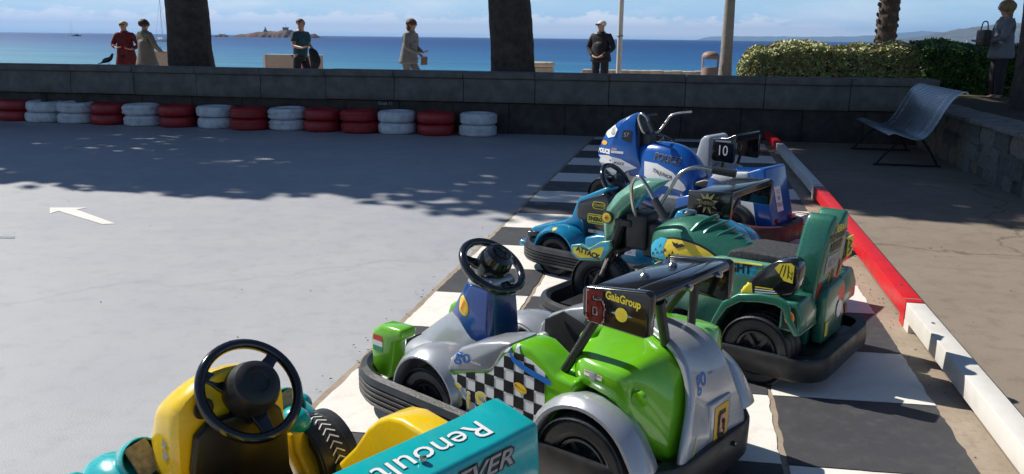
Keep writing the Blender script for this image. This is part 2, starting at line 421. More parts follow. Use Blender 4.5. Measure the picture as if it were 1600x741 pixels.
# --- raised bed and dry stone wall on the right
ROCKM = [mat('rubble_stone_'+n, c, .9, var=.4, scale=6, bump=1., bscale=25, dirt=.4, dirtcol=(.08,.07,.05)) for n, c in (('grey', (.20,.185,.165)), ('tan', (.25,.20,.15)), ('dark', (.13,.12,.11)))]
rw = thing('stone_wall', 'low rubble stone wall beside the slatted metal bench', 'wall')
mb = MB(); mb.box(3.46, 3.75, 3.0, 13.75, -.02, .56); mb.build('mortar_core', BASEC, rw)
protos = []
for k in range(8):
    q = MB(); q.ball((0,0,0), (.5,.5,.5), 8); o = None
    vs = []
    for v in q.v:
        v = Vector(v); w = Vector([math.copysign(min(abs(c)*1.75, .5), c) for c in v]); w += Vector((noise.noise(v*3+Vector((k,0,0))), noise.noise(v*3+Vector((0,k,5))), noise.noise(v*3+Vector((3,0,k)))))*.10
        vs.append(w)
    q.v = vs; protos.append(q.build('stone', ROCKM[k % 3], rw, flat=False, ang=60))
first = list(protos); y = 3.0
while y < 13.6:
    w = rnd.uniform(.22, .55); n_ = rnd.choice((2, 3, 3, 4)) if w > .3 else rnd.choice((2, 3)); cuts = sorted([rnd.uniform(.25, .75) for _ in range(n_-1)]); zs = [0]
    hs = [rnd.uniform(.6, 1.5) for _ in range(n_)]; tot = sum(hs)
    z0 = 0.0
    for h_ in hs:
        hgt = h_/tot*.59; parts = [(0, w)] if rnd.random() < .6 or w < .35 else [(0, w*rnd.uniform(.35, .65))]
        if parts[0][1] < w: parts.append((parts[0][1], w))
        for a, b in parts:
            k = rnd.randrange(8); o = first[k]
            if o.get('placed'): o = o.copy(); COL.objects.link(o)
            o['placed'] = 1; o.parent = rw; o.location = (3.47+rnd.uniform(-.025, .02), min(y+(a+b)/2, 13.65), z0+hgt/2)
            o.scale = (.20, (b-a)*.985+.01, hgt*.985+.01); o.rotation_euler = (R(rnd.uniform(-7, 7)), 0, 0)
        z0 += hgt
    y += w
for o in [x for x in bpy.data.objects if x.parent == rw]:
    if 'placed' in o: del o['placed']
mb = MB(); y = 3.0
while y < 13.7:
    w = rnd.uniform(.5, .8); q = MB(); q.box(3.33, 3.9, y+.008, min(y+w, 13.8)-.008, .595, .645+rnd.uniform(-.006, .006)); q.build('cap_stone', ROCKM[0], rw, bev=.012); y += w
def terrain(name, x0, x1, y0, y1, nx, ny, zf, m, kind='structure'):
    mb = MB(); vs = []; fs = []
    for i in range(nx+1):
        for j in range(ny+1):
            x = x0+(x1-x0)*i/nx; y = y0+(y1-y0)*j/ny; vs.append((x, y, zf(x, y)))
    for i in range(nx):
        for j in range(ny): a = i*(ny+1)+j; fs.append((a, a+ny+1, a+ny+2, a+1))
    mb.add(vs, fs); o = mb.build(name, m); 
    if kind: o['kind'] = kind
    return o
terrain('raised_bed', 3.76, 16, 3.0, 17.6, 40, 50, lambda x, y: .60+.10*noise.noise((x*.8, y*.8, 0))+.05*min(1, (x-3.76)*2), SOIL)
mounds = [(-9.6, 14.75, .86), (-3.15, 14.75, .84), (-16.2, 14.8, .84)]
def bedz(x, y):
    z = .62
    for mx, my, mz in mounds:
        d2 = ((x-mx)/1.1)**2+((y-my)/.8)**2; z += (mz+.10-.62)*math.exp(-d2*1.1)
    return z+.02*noise.noise((x*2, y*2, 1))
terrain('planting_bed', -24, 3.76, 14.0, 15.6, 160, 16, bedz, SOIL)
mb = MB(); mb.box(-24, 3.7, 15.6, 15.75, -.1, .66); struct(mb.build('bed_edge', WALLC))
sheet('promenade', [(-60,14.7),(60,14.7),(60,27),(-60,27)], .18, PROM)
mb = MB(); mb.box(-60, 60, 26.6, 27.1, -4, .30); struct(mb.build('sea_wall', WALLC))

# --- sea
def sea_mat():
    m = bpy.data.materials.new('sea_water'); m.use_nodes = True; t = m.node_tree; b = t.nodes['Principled BSDF']
    g = N(t, 'ShaderNodeNewGeometry').outputs['Position']; s = N(t, 'ShaderNodeSeparateXYZ'); t.links.new(g, s.inputs[0])
    ly = nmath(t, 'LOGARITHM', nmath(t, 'MAXIMUM', s.outputs[1], 20), 10)
    mpn = N(t, 'ShaderNodeMapping'); mpn.inputs['Scale'].default_value = (.004, .012, 1); t.links.new(g, mpn.inputs[0])
    n = N(t, 'ShaderNodeTexNoise', i_Scale=1., i_Detail=5.); t.links.new(mpn.outputs[0], n.inputs['Vector'])
    f = nmath(t, 'ADD', nmath(t, 'MULTIPLY', nmath(t, 'SUBTRACT', ly, 1.3), .4), nmath(t, 'MULTIPLY', nmath(t, 'SUBTRACT', n.outputs['Fac'], .5), .16))
    # shallower, greener water towards the left
    f = nmath(t, 'ADD', f, nmath(t, 'MULTIPLY', nmath(t, 'DIVIDE', s.outputs[0], nmath(t, 'MAXIMUM', s.outputs[1], 20)), .16))
    c = nramp(t, f, [(.10, (.050,.27,.39)), (.24, (.026,.18,.34)), (.36, (.012,.105,.28)), (.52, (.005,.060,.205)), (.8, (.004,.050,.18))])
    mq = N(t, 'ShaderNodeMapping'); mq.inputs['Scale'].default_value = (.03, .11, 1); t.links.new(g, mq.inputs[0])
    n2 = N(t, 'ShaderNodeTexNoise', i_Scale=1., i_Detail=8., i_Roughness=.7); t.links.new(mq.outputs[0], n2.inputs['Vector'])
    c = nmix(t, nramp(t, n2.outputs['Fac'], [(.35, .45), (.65, 0)]), c, (.008,.04,.11))
    t.links.new(c, b.inputs['Base Color']); b.inputs['Roughness'].default_value = .55; b.inputs['Specular IOR Level'].default_value = .22
    mw = N(t, 'ShaderNodeMapping'); mw.inputs['Scale'].default_value = (.35, 1.2, 1); t.links.new(g, mw.inputs[0])
    w = N(t, 'ShaderNodeTexNoise', i_Scale=1., i_Detail=6., i_Roughness=.65); t.links.new(mw.outputs[0], w.inputs['Vector'])
    bp = N(t, 'ShaderNodeBump'); bp.inputs['Strength'].default_value = 1.; bp.inputs['Distance'].default_value = .35
    t.links.new(w.outputs['Fac'], bp.inputs['Height']); t.links.new(bp.outputs[0], b.inputs['Normal']); return m
mb = MB(); SZ = -2.0
mb.add([(-18000, 27.05, SZ), (18000, 27.05, SZ), (18000, 18500, SZ), (-18000, 18500, SZ)], [(0,1,2,3)]); struct(mb.build('sea', sea_mat(), flat=True))

# --- far land
FARM = mat('far_hill_vegetation', (.075,.10,.075), .95, var=.35, scale=.004, spec=0.)
NEARM = mat('headland_vegetation', (.09,.085,.055), .95, var=.5, scale=.012, spec=0.)
ISLM = mat('island_rock', (.13,.075,.055), .95, var=.5, scale=.05, spec=.1)
ISLG = mat('island_scrub', (.10,.10,.045), .95, var=.4, scale=.08, spec=.1)
def raydir(px, py):
    d = fw*1300+r2*(px-800)-u2*(py-370.5); return d
def at_far(px, Y):
    d = raydir(px, 60); t = Y/d.y; return d.x*t
def ridge(name, Y, prof, depth, m, amp=.08, label=None):
    """prof: (photo column, height in metres). A hill range with real depth behind its shore."""
    n = 160; K = 9; vs = []; fs = []
    x0, x1 = at_far(prof[0][0], Y), at_far(prof[-1][0], Y); cols_ = [(at_far(p, Y), h_) for p, h_ in prof]
    for i in range(n+1):
        x = x0+(x1-x0)*i/n; h_ = 0
        for (a, ha), (b, hb) in zip(cols_[:-1], cols_[1:]):
            if a <= x <= b+1e-6: s = (x-a)/(b-a); s = s*s*(3-2*s); h_ = ha+(hb-ha)*s
        for k in range(K):
            f = math.sin(math.pi*min(1, k/(K-1)*1.0)); wob = 1+amp*noise.fractal((x/Y*60, k*.7, Y*.001), 1, 2, 5)*1.6
            vs.append((x, Y+depth*k/(K-1), SZ-1+(h_+1)*f*wob if 0 < k < K-1 else SZ-1))
    for i in range(n):
        for k in range(K-1): a = i*K+k; fs.append((a, a+K, a+K+1, a+1))
    mb = MB(); mb.add(vs, fs); o = mb.build(name, m, ang=80); o['kind'] = 'structure'; return o
ridge('hills', 14000, [(1085,0),(1110,60),(1160,75),(1250,78),(1330,82),(1400,110),(1450,160),(1500,195),(1530,165),(1600,150),(1700,190),(1850,120),(2000,0)], 3500, FARM)
ridge('headland', 6500, [(1405,0),(1440,22),(1480,38),(1520,70),(1560,112),(1600,130),(1680,150),(1800,90),(1900,0)], 1800, NEARM, .15)
# pale houses scattered over the headland
HW = mat('pale_render', (.62,.55,.47), .8); HR = mat('clay_roof', (.35,.16,.10), .8)
for k in range(34):
    px_ = rnd.uniform(1432, 1600); hmax = max(8, (px_-1430)*.62); zz = rnd.uniform(1, min(hmax*.8, 75)); x = at_far(px_, 6500)*(1+.0001*zz)
    t_ = math.asin(min(.95, zz/(hmax+12)))/math.pi; y = 6500+1800*t_-25; x *= y/6500
    w = rnd.uniform(9, 20); hh = rnd.uniform(6, 12)
    hs = thing('far_house', 'tiny pale house on the hazy headland across the bay', 'house', (x, y, SZ+zz*.9), rnd.uniform(-.3, .3), 'houses on the far headland')
    q = MB(); q.box(-w/2, w/2, -6, 6, -8, hh); q.build('wall', HW, hs)
    q = MB(); q.prism([(-w/2-1, hh), (w/2+1, hh), (0, hh+3)], -7, 7); q.build('roof', HR, hs)
def islet(name, Y, px0, px1, hf, label, n=70, K=14, depth=45):
    x0, x1 = at_far(px0, Y), at_far(px1, Y); vs = []; fs = []; mi = []
    for i in range(n+1):
        u = i/n; x = x0+(x1-x0)*u; top = hf(u)
        for k in range(K):
            v = k/(K-1); f = max(0, math.sin(math.pi*v))**.6; z = SZ-1+(top*.80+1)*f*(1+.25*noise.fractal((x*.09, v*4, 2), 1, 2, 4)) if 0 < k < K-1 else SZ-1
            vs.append((x+2.5*noise.noise((x*.1, v*5, 9)), Y+depth*v+3*noise.noise((x*.15, v*3, 4)), z))
    mb = MB()
    for i in range(n):
        for k in range(K-1): a = i*K+k; fs.append((a, a+K, a+K+1, a+1)); mi.append(1 if (noise.noise((i*.2, k*.4, 1)) > .05 and 2 < k < K-2) else 0)
    mb.add(vs, fs); mb.mi = mi; o = mb.build(name, [ISLM, ISLG], ang=30); struct(o); return o
def isl_h(u):
    pts = [(0,0),(.06,3),(.12,5),(.25,6.5),(.38,9),(.5,10),(.58,11.5),(.66,10),(.74,12),(.80,12.5),(.85,14),(.89,14),(.93,9),(.97,6),(1,2)]
    for a, b in zip(pts[:-1], pts[1:]):
        if a[0] <= u <= b[0]: return a[1]+(b[1]-a[1])*(u-a[0])/(b[0]-a[0])
    return 0
islet('island', 1150, 353, 455, isl_h, '')
islet('islet', 1160, 334, 352, lambda u: 5.5*math.sin(math.pi*u)**.5, '', 20, 8, 14)
islet('islet', 1150, 310, 326, lambda u: 10*(1-u)**.5, '', 20, 8, 14)
islet('islet', 1150, 474, 500, lambda u: 7*math.sin(math.pi*min(1, u*1.15))**.6 if u < .85 else .8, '', 24, 8, 14)
fx = at_far(441, 1160); fort = thing('island_tower', 'small stone tower on top of the rocky island', 'tower', (fx, 1172, SZ+11))
q = MB(); q.box(-3.5, 3.5, -3, 3, -4, 3.4); q.build('wall', mat('tower_stone', (.20,.17,.13), .9), fort, bev=.3)
q = MB(); q.box(-4, 4, -3.5, 3.5, 3.4, 3.9); q.build('parapet', mat('tower_stone', (.20,.17,.13), .9), fort)
q = MB(); q.tube([(0,0,3.5), (0,0,9)], .2, 6); q.build('mast', STE, fort)
fx = at_far(410, 1160); bc = thing('island_beacon', 'pale pointed beacon in the middle of the rocky island', 'beacon', (fx, 1170, SZ+9.5))
q = MB(); q.lathe([(0,6.5), (.5,6), (1.2,3), (3.2,0), (3.2,-3), (0,-3)], 12, axis='z', closed=False); q.build('cone', mat('tower_stone', (.20,.17,.13), .9), bc)
# --- haze over the bay
q = MB(); q.box(-18010, 18010, -60, 18510, SZ-1.2, 260); hz = q.build('haze', None or MC.setdefault('haze_air', bpy.data.materials.new('haze_air')), flat=True)
hm = MC['haze_air']; hm.use_nodes = True; t = hm.node_tree; t.nodes.clear()
ov = N(t, 'ShaderNodeOutputMaterial'); pv = N(t, 'ShaderNodeVolumePrincipled'); pv.inputs['Color'].default_value = (.38,.62,1,1); pv.inputs['Density'].default_value = .00008; pv.inputs['Anisotropy'].default_value = .2
t.links.new(pv.outputs[0], ov.inputs['Volume']); hz['kind'] = 'stuff'

# --- boats
HULL = mat('boat_white', (.70,.70,.68), .4); HDK = mat('boat_navy', (.03,.035,.05), .4)
def sailboat(label, px, Y, L, mast, rz, hullm, furl=True):
    x = at_far(px, Y); b = thing('sailing_boat', label, 'boat', (x, Y, SZ), rz)
    rings = []
    for i in range(13):
        u = i/12; x_ = -L/2+L*u; w = L*.15*math.sin(math.pi*min(1, u*.62+.38*.9) if u > .0 else .9)*(1 if u < .5 else (1-((u-.5)/.5)**2.2)+.02)
        fb = L*.10*(1+.35*u*u)
        rings.append([(x_, 0, -.5), (x_, -w*.8, -.1), (x_, -w, fb), (x_, 0, fb+.05), (x_, w, fb), (x_, w*.8, -.1)])
    q = MB(); q.rings(rings); q.build('hull', hullm, b)
    q = MB(); q.prism([(-L*.22, L*.10), (L*.16, L*.11), (L*.10, L*.165), (-L*.18, L*.17)], -L*.07, L*.07); q.build('cabin', HULL, b, bev=.05)
    q = MB(); q.tube([(L*.06,0,L*.1), (L*.06,0,mast)], [.11,.07], 8); q.build('mast', mat('boat_spar', (.45,.43,.40), .4), b)
    q = MB(); q.tube([(L*.06,0,L*.20), (-L*.34,0,L*.19)], .16, 8); q.build('furled_sail', mat('sail_cloth', (.6,.58,.52), .8), b)
    q = MB(); q.tube([(L*.49,0,L*.14), (L*.06,0,mast*.98)], .05, 5); q.tube([(-L*.48,0,L*.12), (L*.06,0,mast*.99)], .04, 5)
    for s in (-1, 1): q.tube([(L*.05,s*L*.12,L*.11), (L*.06,0,mast*.8)], .03, 4)
    q.build('rigging', STE, b); return b
sailboat('white sailing boat with tall mast close behind the nearest left trunk', 253, 350, 9.5, 19, R(-20), HULL)
sailboat('small distant sailing boat on the left horizon with pale hull', 112, 1050, 10, 20, R(8), HULL)
q = thing('motor_boat', 'low dark boat lying just right of the distant sailing boat', 'boat', (at_far(121, 800), 800, SZ), R(5))
m_ = MB(); m_.rings([[(x_, 0, -.4), (x_, -w, .1), (x_, -w*1.1, 1.1+.04*x_), (x_, 0, 1.2+.04*x_), (x_, w*1.1, 1.1+.04*x_), (x_, w, .1)] for x_, w in ((-4.4,1.1),(-2,1.4),(1,1.4),(3,.9),(4.6,.05))]); m_.build('hull', HDK, q)
m_ = MB(); m_.prism([(-1.5,1.1),(1.8,1.2),(1.0,2.1),(-1.2,2.2)], -.9, .9); m_.build('cabin', HDK, q, bev=.1)
m_ = MB(); m_.tube([(0,0,2),(0,0,6)], .06, 5); m_.build('mast', STE, q)

# --- trees
BARK = mat('pine_bark', (.060,.045,.036), .95, var=.5, scale=7, bump=1., bscale=9)
LEAF = mat('pine_needles', (.035,.065,.022), .7, var=.4, scale=1.5)
def ridged_trunk(mb, pts, rads, n=72, amp=.07, lean=0):
    pts = smooth_path(pts, 14); rr = []
    k = len(pts)
    for i in range(k):
        u = i/(k-1)*(len(rads)-1); a = int(min(u, len(rads)-2)); rr.append(rads[a]+(rads[a+1]-rads[a])*(u-a))
    rings = []
    for i, p in enumerate(pts):
        ring = []
        for j in range(n):
            a = 2*math.pi*j/n; r_ = rr[i]*(1+amp*noise.noise((math.cos(a)*3.5, math.sin(a)*3.5, p.z*1.1))+amp*.9*abs(noise.noise((math.cos(a)*11, math.sin(a)*11, p.z*1.6)))-amp*.7*abs(noise.noise((math.cos(a)*6+7, math.sin(a)*6, p.z*5))))
            ring.append((p.x+r_*math.cos(a), p.y+r_*math.sin(a), p.z))
        rings.append(ring)
    mb.rings(rings)
def crown(center, rad, count, leaf, seed, clumps=46, flat=.28, ys=.68, shade_clumps=()):
    rr = random.Random(seed); vs = []; fs = []; cl = []
    for i in range(clumps):
        a = rr.uniform(0, 2*math.pi); q = math.sqrt(rr.random())*.92; 
        cl.append((center[0]+rad*q*math.cos(a), center[1]+rad*ys*q*math.sin(a), center[2]+rad*flat*rr.uniform(-.6, 1)*(1-q*q*.6), rr.uniform(.55, 1.15)*rad*.24))
    cl += list(shade_clumps); clumps = len(cl)
    for i in range(count):
        c = cl[rr.randrange(clumps)]; d_ = Vector((rr.gauss(0, 1), rr.gauss(0, 1), rr.gauss(0, .55))).normalized()*c[3]*(rr.random()**.4)
        p = Vector(c[:3])+d_; u = Vector((rr.gauss(0, 1), rr.gauss(0, 1), rr.gauss(0, .6))).normalized()*leaf; v = u.orthogonal().normalized()*leaf*rr.uniform(.35, .7)
        o = len(vs); vs += [p-u, p+v, p+u, p-v]; fs.append((o, o+1, o+2, o+3))
    mb = MB(); mb.add(vs, fs); return mb, cl
def pine(label, x, y, z0, base, rads, cc, cr, seed, top=7.2, count=21000, cl=50, shade_clumps=()):
    t = thing('pine_tree', label, 'tree', (x, y, z0))
    mb = MB(); dx, dy = cc[0]-x, cc[1]-y
    ridged_trunk(mb, [(0,0,-.3),(0,0,.12),(base*.3,0,.6),(base,0,1.5),(base*1.7,0,2.6),(dx*.35,dy*.3,4.6),(dx*.6,dy*.6,top-z0)], rads)
    mb.build('trunk', BARK, t, ang=70)
    cm, cls = crown((dx, dy, cc[2]-z0), cr, count, .17, seed, cl, shade_clumps=shade_clumps)
    lm = MB()
    for c in cls[:16]:
        a = Vector((dx*.45, dy*.4, 5.0-z0*.5)); b = Vector(c[:3]); lm.tube(smooth_path([a, a.lerp(b, .45)+Vector((0,0,.35)), b], 4), [.13-.011*i for i in range(9)], 7)
    lm.build('limbs', BARK, t, ang=70)
    cm.build('crown', LEAF, t, flat=True); return t
pine('pine with thick dark bark rising behind the wall beside the woman in beige coat', -9.62, 14.95, .80, -.02, [.52,.43,.40,.38,.36,.28,.22], (-9.6, 14.75, 8.2), 5.6, 3, count=17500, shade_clumps=[(-3.7,-4.1,7.0,.95),(-2.8,-4.0,7.1,.9),(-4.7,-3.6,7.1,1.0)])
pine('pine with thick dark bark between the walker in white and the man in black', -3.18, 14.95, .78, -.10, [.42,.40,.385,.365,.35,.28,.22], (-1.2, 14.6, 8.4), 5.9, 8, shade_clumps=[(2.0,4.0,7.4,1.3),(3.4,4.6,7.2,1.2),(1.0,5.0,7.3,1.1),(4.2,3.4,7.3,1.2),(2.6,5.6,7.2,1.1)])  # rear clumps added out of view to shade the right end of the hedge
pine('pine off to the left that shades the left end of the wall', -17.2, 15.1, .6, .05, [.5,.42,.40,.38,.35,.3,.25], (-16.4, 13.9, 8.0), 5.8, 12, count=16500)
pine('pine far off to the left beyond the court', -24.5, 15.4, .18, .05, [.5,.42,.40,.38,.35,.3,.25], (-22.5, 14.0, 8.2), 5.6, 21, count=9000)
pine('dark trunk at the right edge of the frame beside the woman in sunglasses', 4.72, 13.0, .62, -.10, [.50,.36,.30,.26,.24,.2,.18], (6.6, 14.0, 8.4), 5.6, 33)
# palm behind the hedge: stubby leaf bases up the trunk
pt = thing('palm_tree', 'rough palm trunk standing behind the pale hedge', 'tree', (4.46, 22, .18))
mb = MB(); ridged_trunk(mb, [(0,0,-.1),(0,0,1),(.02,0,2.5),(.05,0,4.5),(.05,0,6.5)], [.235,.225,.215,.21,.20], 16, .05); mb.build('trunk', BARK, pt, ang=70)
mb = MB()
for i in range(210):
    z = .1+i*.0295; a = i*2.4; c_, s_ = math.cos(a), math.sin(a); r0 = .195
    Mx = Matrix.Translation((r0*c_, r0*s_, z)) @ Matrix.Rotation(a, 4, 'Z') @ Matrix.Rotation(R(-38), 4, 'Y')
    mb.prism([(-.02,-.05),(.06,-.03),(.085,.03),(0,.04)], -.05, .05, M=Mx)
mb.build('leaf_bases', BARK, pt)
mb = MB()
for i in range(26):
    a = i*2.4; L = rnd.uniform(1.7, 2.4); up_ = rnd.uniform(.2, 1.1)
    pts = smooth_path([(0,0,6.4),(math.cos(a)*L*.4,math.sin(a)*L*.4,6.4+up_),(math.cos(a)*L,math.sin(a)*L,6.4+up_-.9)], 8)
    side = Vector((-math.sin(a), math.cos(a), 0))
    for p, q in zip(pts[:-1], pts[1:]):
        for s in (-1, 1):
            mb.add([p, q, q+side*s*.42+Vector((0,0,-.22)), q+side*s*.40+Vector((0,0,-.26))], [(0,1,2,3)])
mb.build('fronds', LEAF, pt, flat=True)
# --- hedges
def hedge(name, label, x0, x1, yc, depth, z0, topf, cols_, count, seed, leaf=.034):
    t = thing(name, label, 'hedge', ((x0+x1)/2, yc, z0)); rr = random.Random(seed); cx = (x0+x1)/2
    core = MB(); n = 24; rings = []
    for i in range(n+1):
        x = x0+.12+(x1-x0-.24)*i/n; e = min(1, math.sqrt(max(0, min(i if x0 < 2 else 9, n-i if x0 > 2 else 9)/2.5))); h_ = (topf(x)-z0-.10)*(.55+.45*e); w = depth/2*(.5+.5*e)-.12
        rings.append([(x-cx, -w, -.1), (x-cx, -w, h_*.75), (x-cx, -w*.6, h_), (x-cx, w*.6, h_), (x-cx, w, h_*.75), (x-cx, w, -.1)])
    core.rings(rings); core.build('dark_core', mat('hedge_core_dark', (.035,.028,.018), .9, var=.4), t)  # solid dark core added inside to block the gaps between leaves
    for ci, (nm, c) in enumerate(cols_):
        vs = []; fs = []
        for i in range(count//len(cols_)):
            x = rr.uniform(x0, x1); e = min(1, math.sqrt(max(0, min(x-x0 if x0 < 2 else 9, x1-x if x0 > 2 else 9)/.30))); H = (topf(x)-z0)*(.5+.5*e); w = depth/2*(.45+.55*e)
            if rr.random() < .55: yy = -w; zz = rr.uniform(0, H*.92)
            else: yy = rr.uniform(-w, w); zz = H*(1-.12*(abs(yy)/w)**3)
            b_ = .08*noise.noise((x*2.6, zz*2.6+yy, seed))+.06*noise.noise((x*8, zz*8, yy*8)); 
            if yy == -w: yy -= b_
            else: zz += b_
            yy += rr.uniform(-.02, .08); zz += rr.uniform(-.06, .015); keep = noise.noise((x*5+ci*.6, zz*5, seed+ci*.4))
            if keep < -.12 and rr.random() < .7: continue
            p = Vector((x-cx, yy, zz)); u = Vector((rr.gauss(0, 1), rr.gauss(0, 1)-.5, rr.gauss(0, 1)+.4)).normalized(); v = u.orthogonal().normalized()
            l = leaf*rr.uniform(.7, 1.4); o = len(vs); u = u*l; v = v*l*.5; vs += [p-u, p+v, p+u, p-v]; fs.append((o, o+1, o+2, o+3))
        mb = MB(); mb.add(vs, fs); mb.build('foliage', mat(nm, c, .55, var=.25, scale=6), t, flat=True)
    return t
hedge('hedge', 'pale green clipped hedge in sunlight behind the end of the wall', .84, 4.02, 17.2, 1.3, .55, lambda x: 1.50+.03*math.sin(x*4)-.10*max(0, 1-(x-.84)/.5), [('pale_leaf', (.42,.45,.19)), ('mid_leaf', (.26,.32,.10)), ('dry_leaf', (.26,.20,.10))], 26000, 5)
hedge('hedge', 'dark green hedge in shade to the right of the pale hedge', 3.95, 8.5, 17.0, 1.5, .55, lambda x: 1.54+.03*math.sin(x*3.3), [('shade_dark_leaf', (.035,.085,.015)), ('bright_leaf', (.09,.17,.02))], 24000, 9)  # leaf colours also darkened to stand for the shade on this end

# --- promenade furniture
q = thing('lamp_post', 'thin white pole beside the man in the black jacket', 'pole', (-1.75, 20.3, .18))
m_ = MB(); m_.tube([(0,0,0),(0,0,6)], [.065,.05], 12); m_.build('pole', mat('white_pole', (.62,.60,.56), .5, var=.1), q)
m_ = MB(); m_.lathe([(.0,.0),(.12,.0),(.12,.02),(.075,.05),(.075,.25),(0,.25)], 16, axis='z', closed=False); m_.build('base', STE, q)
m_ = MB(); m_.lathe([(.068,1.42),(.074,1.43),(.074,1.45),(.068,1.46)], 12, axis='z'); m_.lathe([(.063,2.30),(.070,2.31),(.070,2.34),(.063,2.35)], 12, axis='z'); m_.build('band', STE, q)
q = thing('lamp_post', 'thick tapering concrete post next to the brown litter bin', 'post', (.64, 18.2, .18))
m_ = MB(); m_.lathe([(0,0),(.16,0),(.155,.3),(.125,.9),(.118,1.4),(.105,2.1),(.095,3),(.07,6.5),(0,6.5)], 18, axis='z', closed=False); m_.build('shaft', mat('post_concrete', (.26,.24,.22), .85, var=.2, scale=6, bump=.5), q)
m_ = MB(); m_.tube([(0,0,6.4),(0,.6,6.7),(0,1.2,6.75)], .04, 8); m_.box(-.1,.1,1.1,1.6,6.68,6.8); m_.build('lamp', STE, q)
q = thing('litter_bin', 'brown litter bin with domed lid left of the thick post', 'bin', (.32, 18.0, .18)); BIN = mat('bin_brown', (.27,.19,.17), .6, var=.1)
m_ = MB(); m_.lathe([(0,0),(.15,0),(.165,.05),(.172,.80),(.165,.82),(0,.82)], 28, axis='z', closed=False); m_.build('body', BIN, q)
m_ = MB(); m_.lathe([(.172,1.0),(.178,1.01),(.176,1.06),(.14,1.11),(.07,1.14),(0,1.145)], 28, axis='z', closed=False); m_.lathe([(.165,.985),(.178,1.01),(.172,1.0)], 28, axis='z'); m_.build('lid', BIN, q)
m_ = MB()
for a in (20, 160, 200, 340): m_.box(-.03,.03,-.008,.008,.80,1.02, M=Matrix.Translation((.165*math.cos(R(a)),.165*math.sin(R(a)),0)) @ Matrix.Rotation(R(a+90), 4, 'Z'))
m_.build('bracket', BIN, q)
PAR = mat('parapet_stone', (.50,.42,.32), .9, var=.3, scale=4, bump=.6, bscale=20)
def stones_wall(label, x0, x1, y, z1, w=.32, name='low_wall', cat='wall'):
    t = thing(name, label, cat, (x0, y, .18)); x = 0
    m_ = MB(); m_.box(.01, x1-x0-.01, .02, .38, 0, z1-.18-.05); m_.build('core', PAR, t)
    while x < x1-x0-.05:
        ww = min(rnd.uniform(w*.7, w*1.3), x1-x0-x); q = MB(); q.box(x+.006, x+ww-.006, 0, .42, z1-.18-.20, z1-.18+rnd.uniform(-.012, .012)); q.build('stone', PAR, t, bev=.015); x += ww
stones_wall('low sunlit stone wall behind the man in the black jacket', -3.25, .55, 25.0, .665)
t = thing('stone_block', 'single pale stone block right of the middle pine trunk', 'block', (-4.22, 22, .18))
for i in range(2): m_ = MB(); m_.box(i*.07-.0+.0, .06+i*.45, 0, .5, .2*0, .745); 
m_ = MB(); m_.box(0, .56, 0, .45, 0, .62); m_.build('body', PAR, t, bev=.04)
m_ = MB(); m_.box(-.03, .58, -.03, .48, .625, .755); m_.build('top', PAR, t, bev=.05)
SANDM = mat('beige_render', (.46,.37,.28), .85, var=.1)
t = thing('parapet', 'plain beige parapet with white end behind the man in the blue shirt', 'wall', (-13.5, 25, .18))
m_ = MB(); m_.box(.06, 1.9, 0, .3, 0, .745); m_.build('body', SANDM, t, bev=.01)
m_ = MB(); m_.box(-.03, .055, -.02, .32, 0, .765); m_.box(.055, 1.92, -.02, .32, .748, .775); m_.build('white_edge', WHP, t)
t = thing('parapet', 'small beige parapet between the beige coat and the left trunk', 'wall', (-17.45, 25, .18))
m_ = MB(); m_.box(0, 1.3, 0, .3, 0, .82); m_.build('body', SANDM, t, bev=.01)

# ================================================================== KERB RAILS
WR = mat('white_rail_paint', (.70,.68,.63), .45, var=.04, dirt=.15, scale=8); RR = mat('red_rail_paint', (.62,.012,.018), .4, var=.08, dirt=.12, scale=8)
def rail(label, y0, y1, m, x0, x1, feet=(1, 1)):
    L = y1-y0; t = thing('kerb_rail', label, 'barrier', (x0+.075, y0, 0), math.atan2(-(x1-x0), L), 'red and white rails along the chequered strip')
    q = MB(); q.box(-.048, .048, .004, L-.004, .052, .150); q.build('beam', m, t, bev=.0025)
    q = MB(); q.box(-.0485, .0485, .002, .10, .0, .0515); q.build('foot', m, t)
    q = MB(); q.box(-.0485, .0485, L-.10, L-.002, .0, .0515); q.build('foot', m, t)
    for yy in (.35, L-.35):
        q = MB(); q.lathe([(0,.150), (.009,.150), (.009,.154), (0,.155)], 8, c=(0, yy, 0), axis='z', closed=False); q.build('bolt', STE, t)
    q = MB(); q.box(-.047, .047, .055, .068, .1505, .1512); q.build('joint_mark', mat('rust_line', (.25,.20,.14), .8), t)
rail('white kerb rail nearest the camera, with two small shadows on it', .95, 4.76, WR, 1.20, 1.20)
rail('red kerb rail between the two white rails', 4.77, 8.62, RR, 1.20, 1.21)
rail('white kerb rail in the shade beyond the red rail', 8.63, 12.25, WR, 1.21, 1.17)
rail('dark red kerb rail in deep shade at the foot of the wall', 12.26, 14.0, RR, 1.17, 1.12)

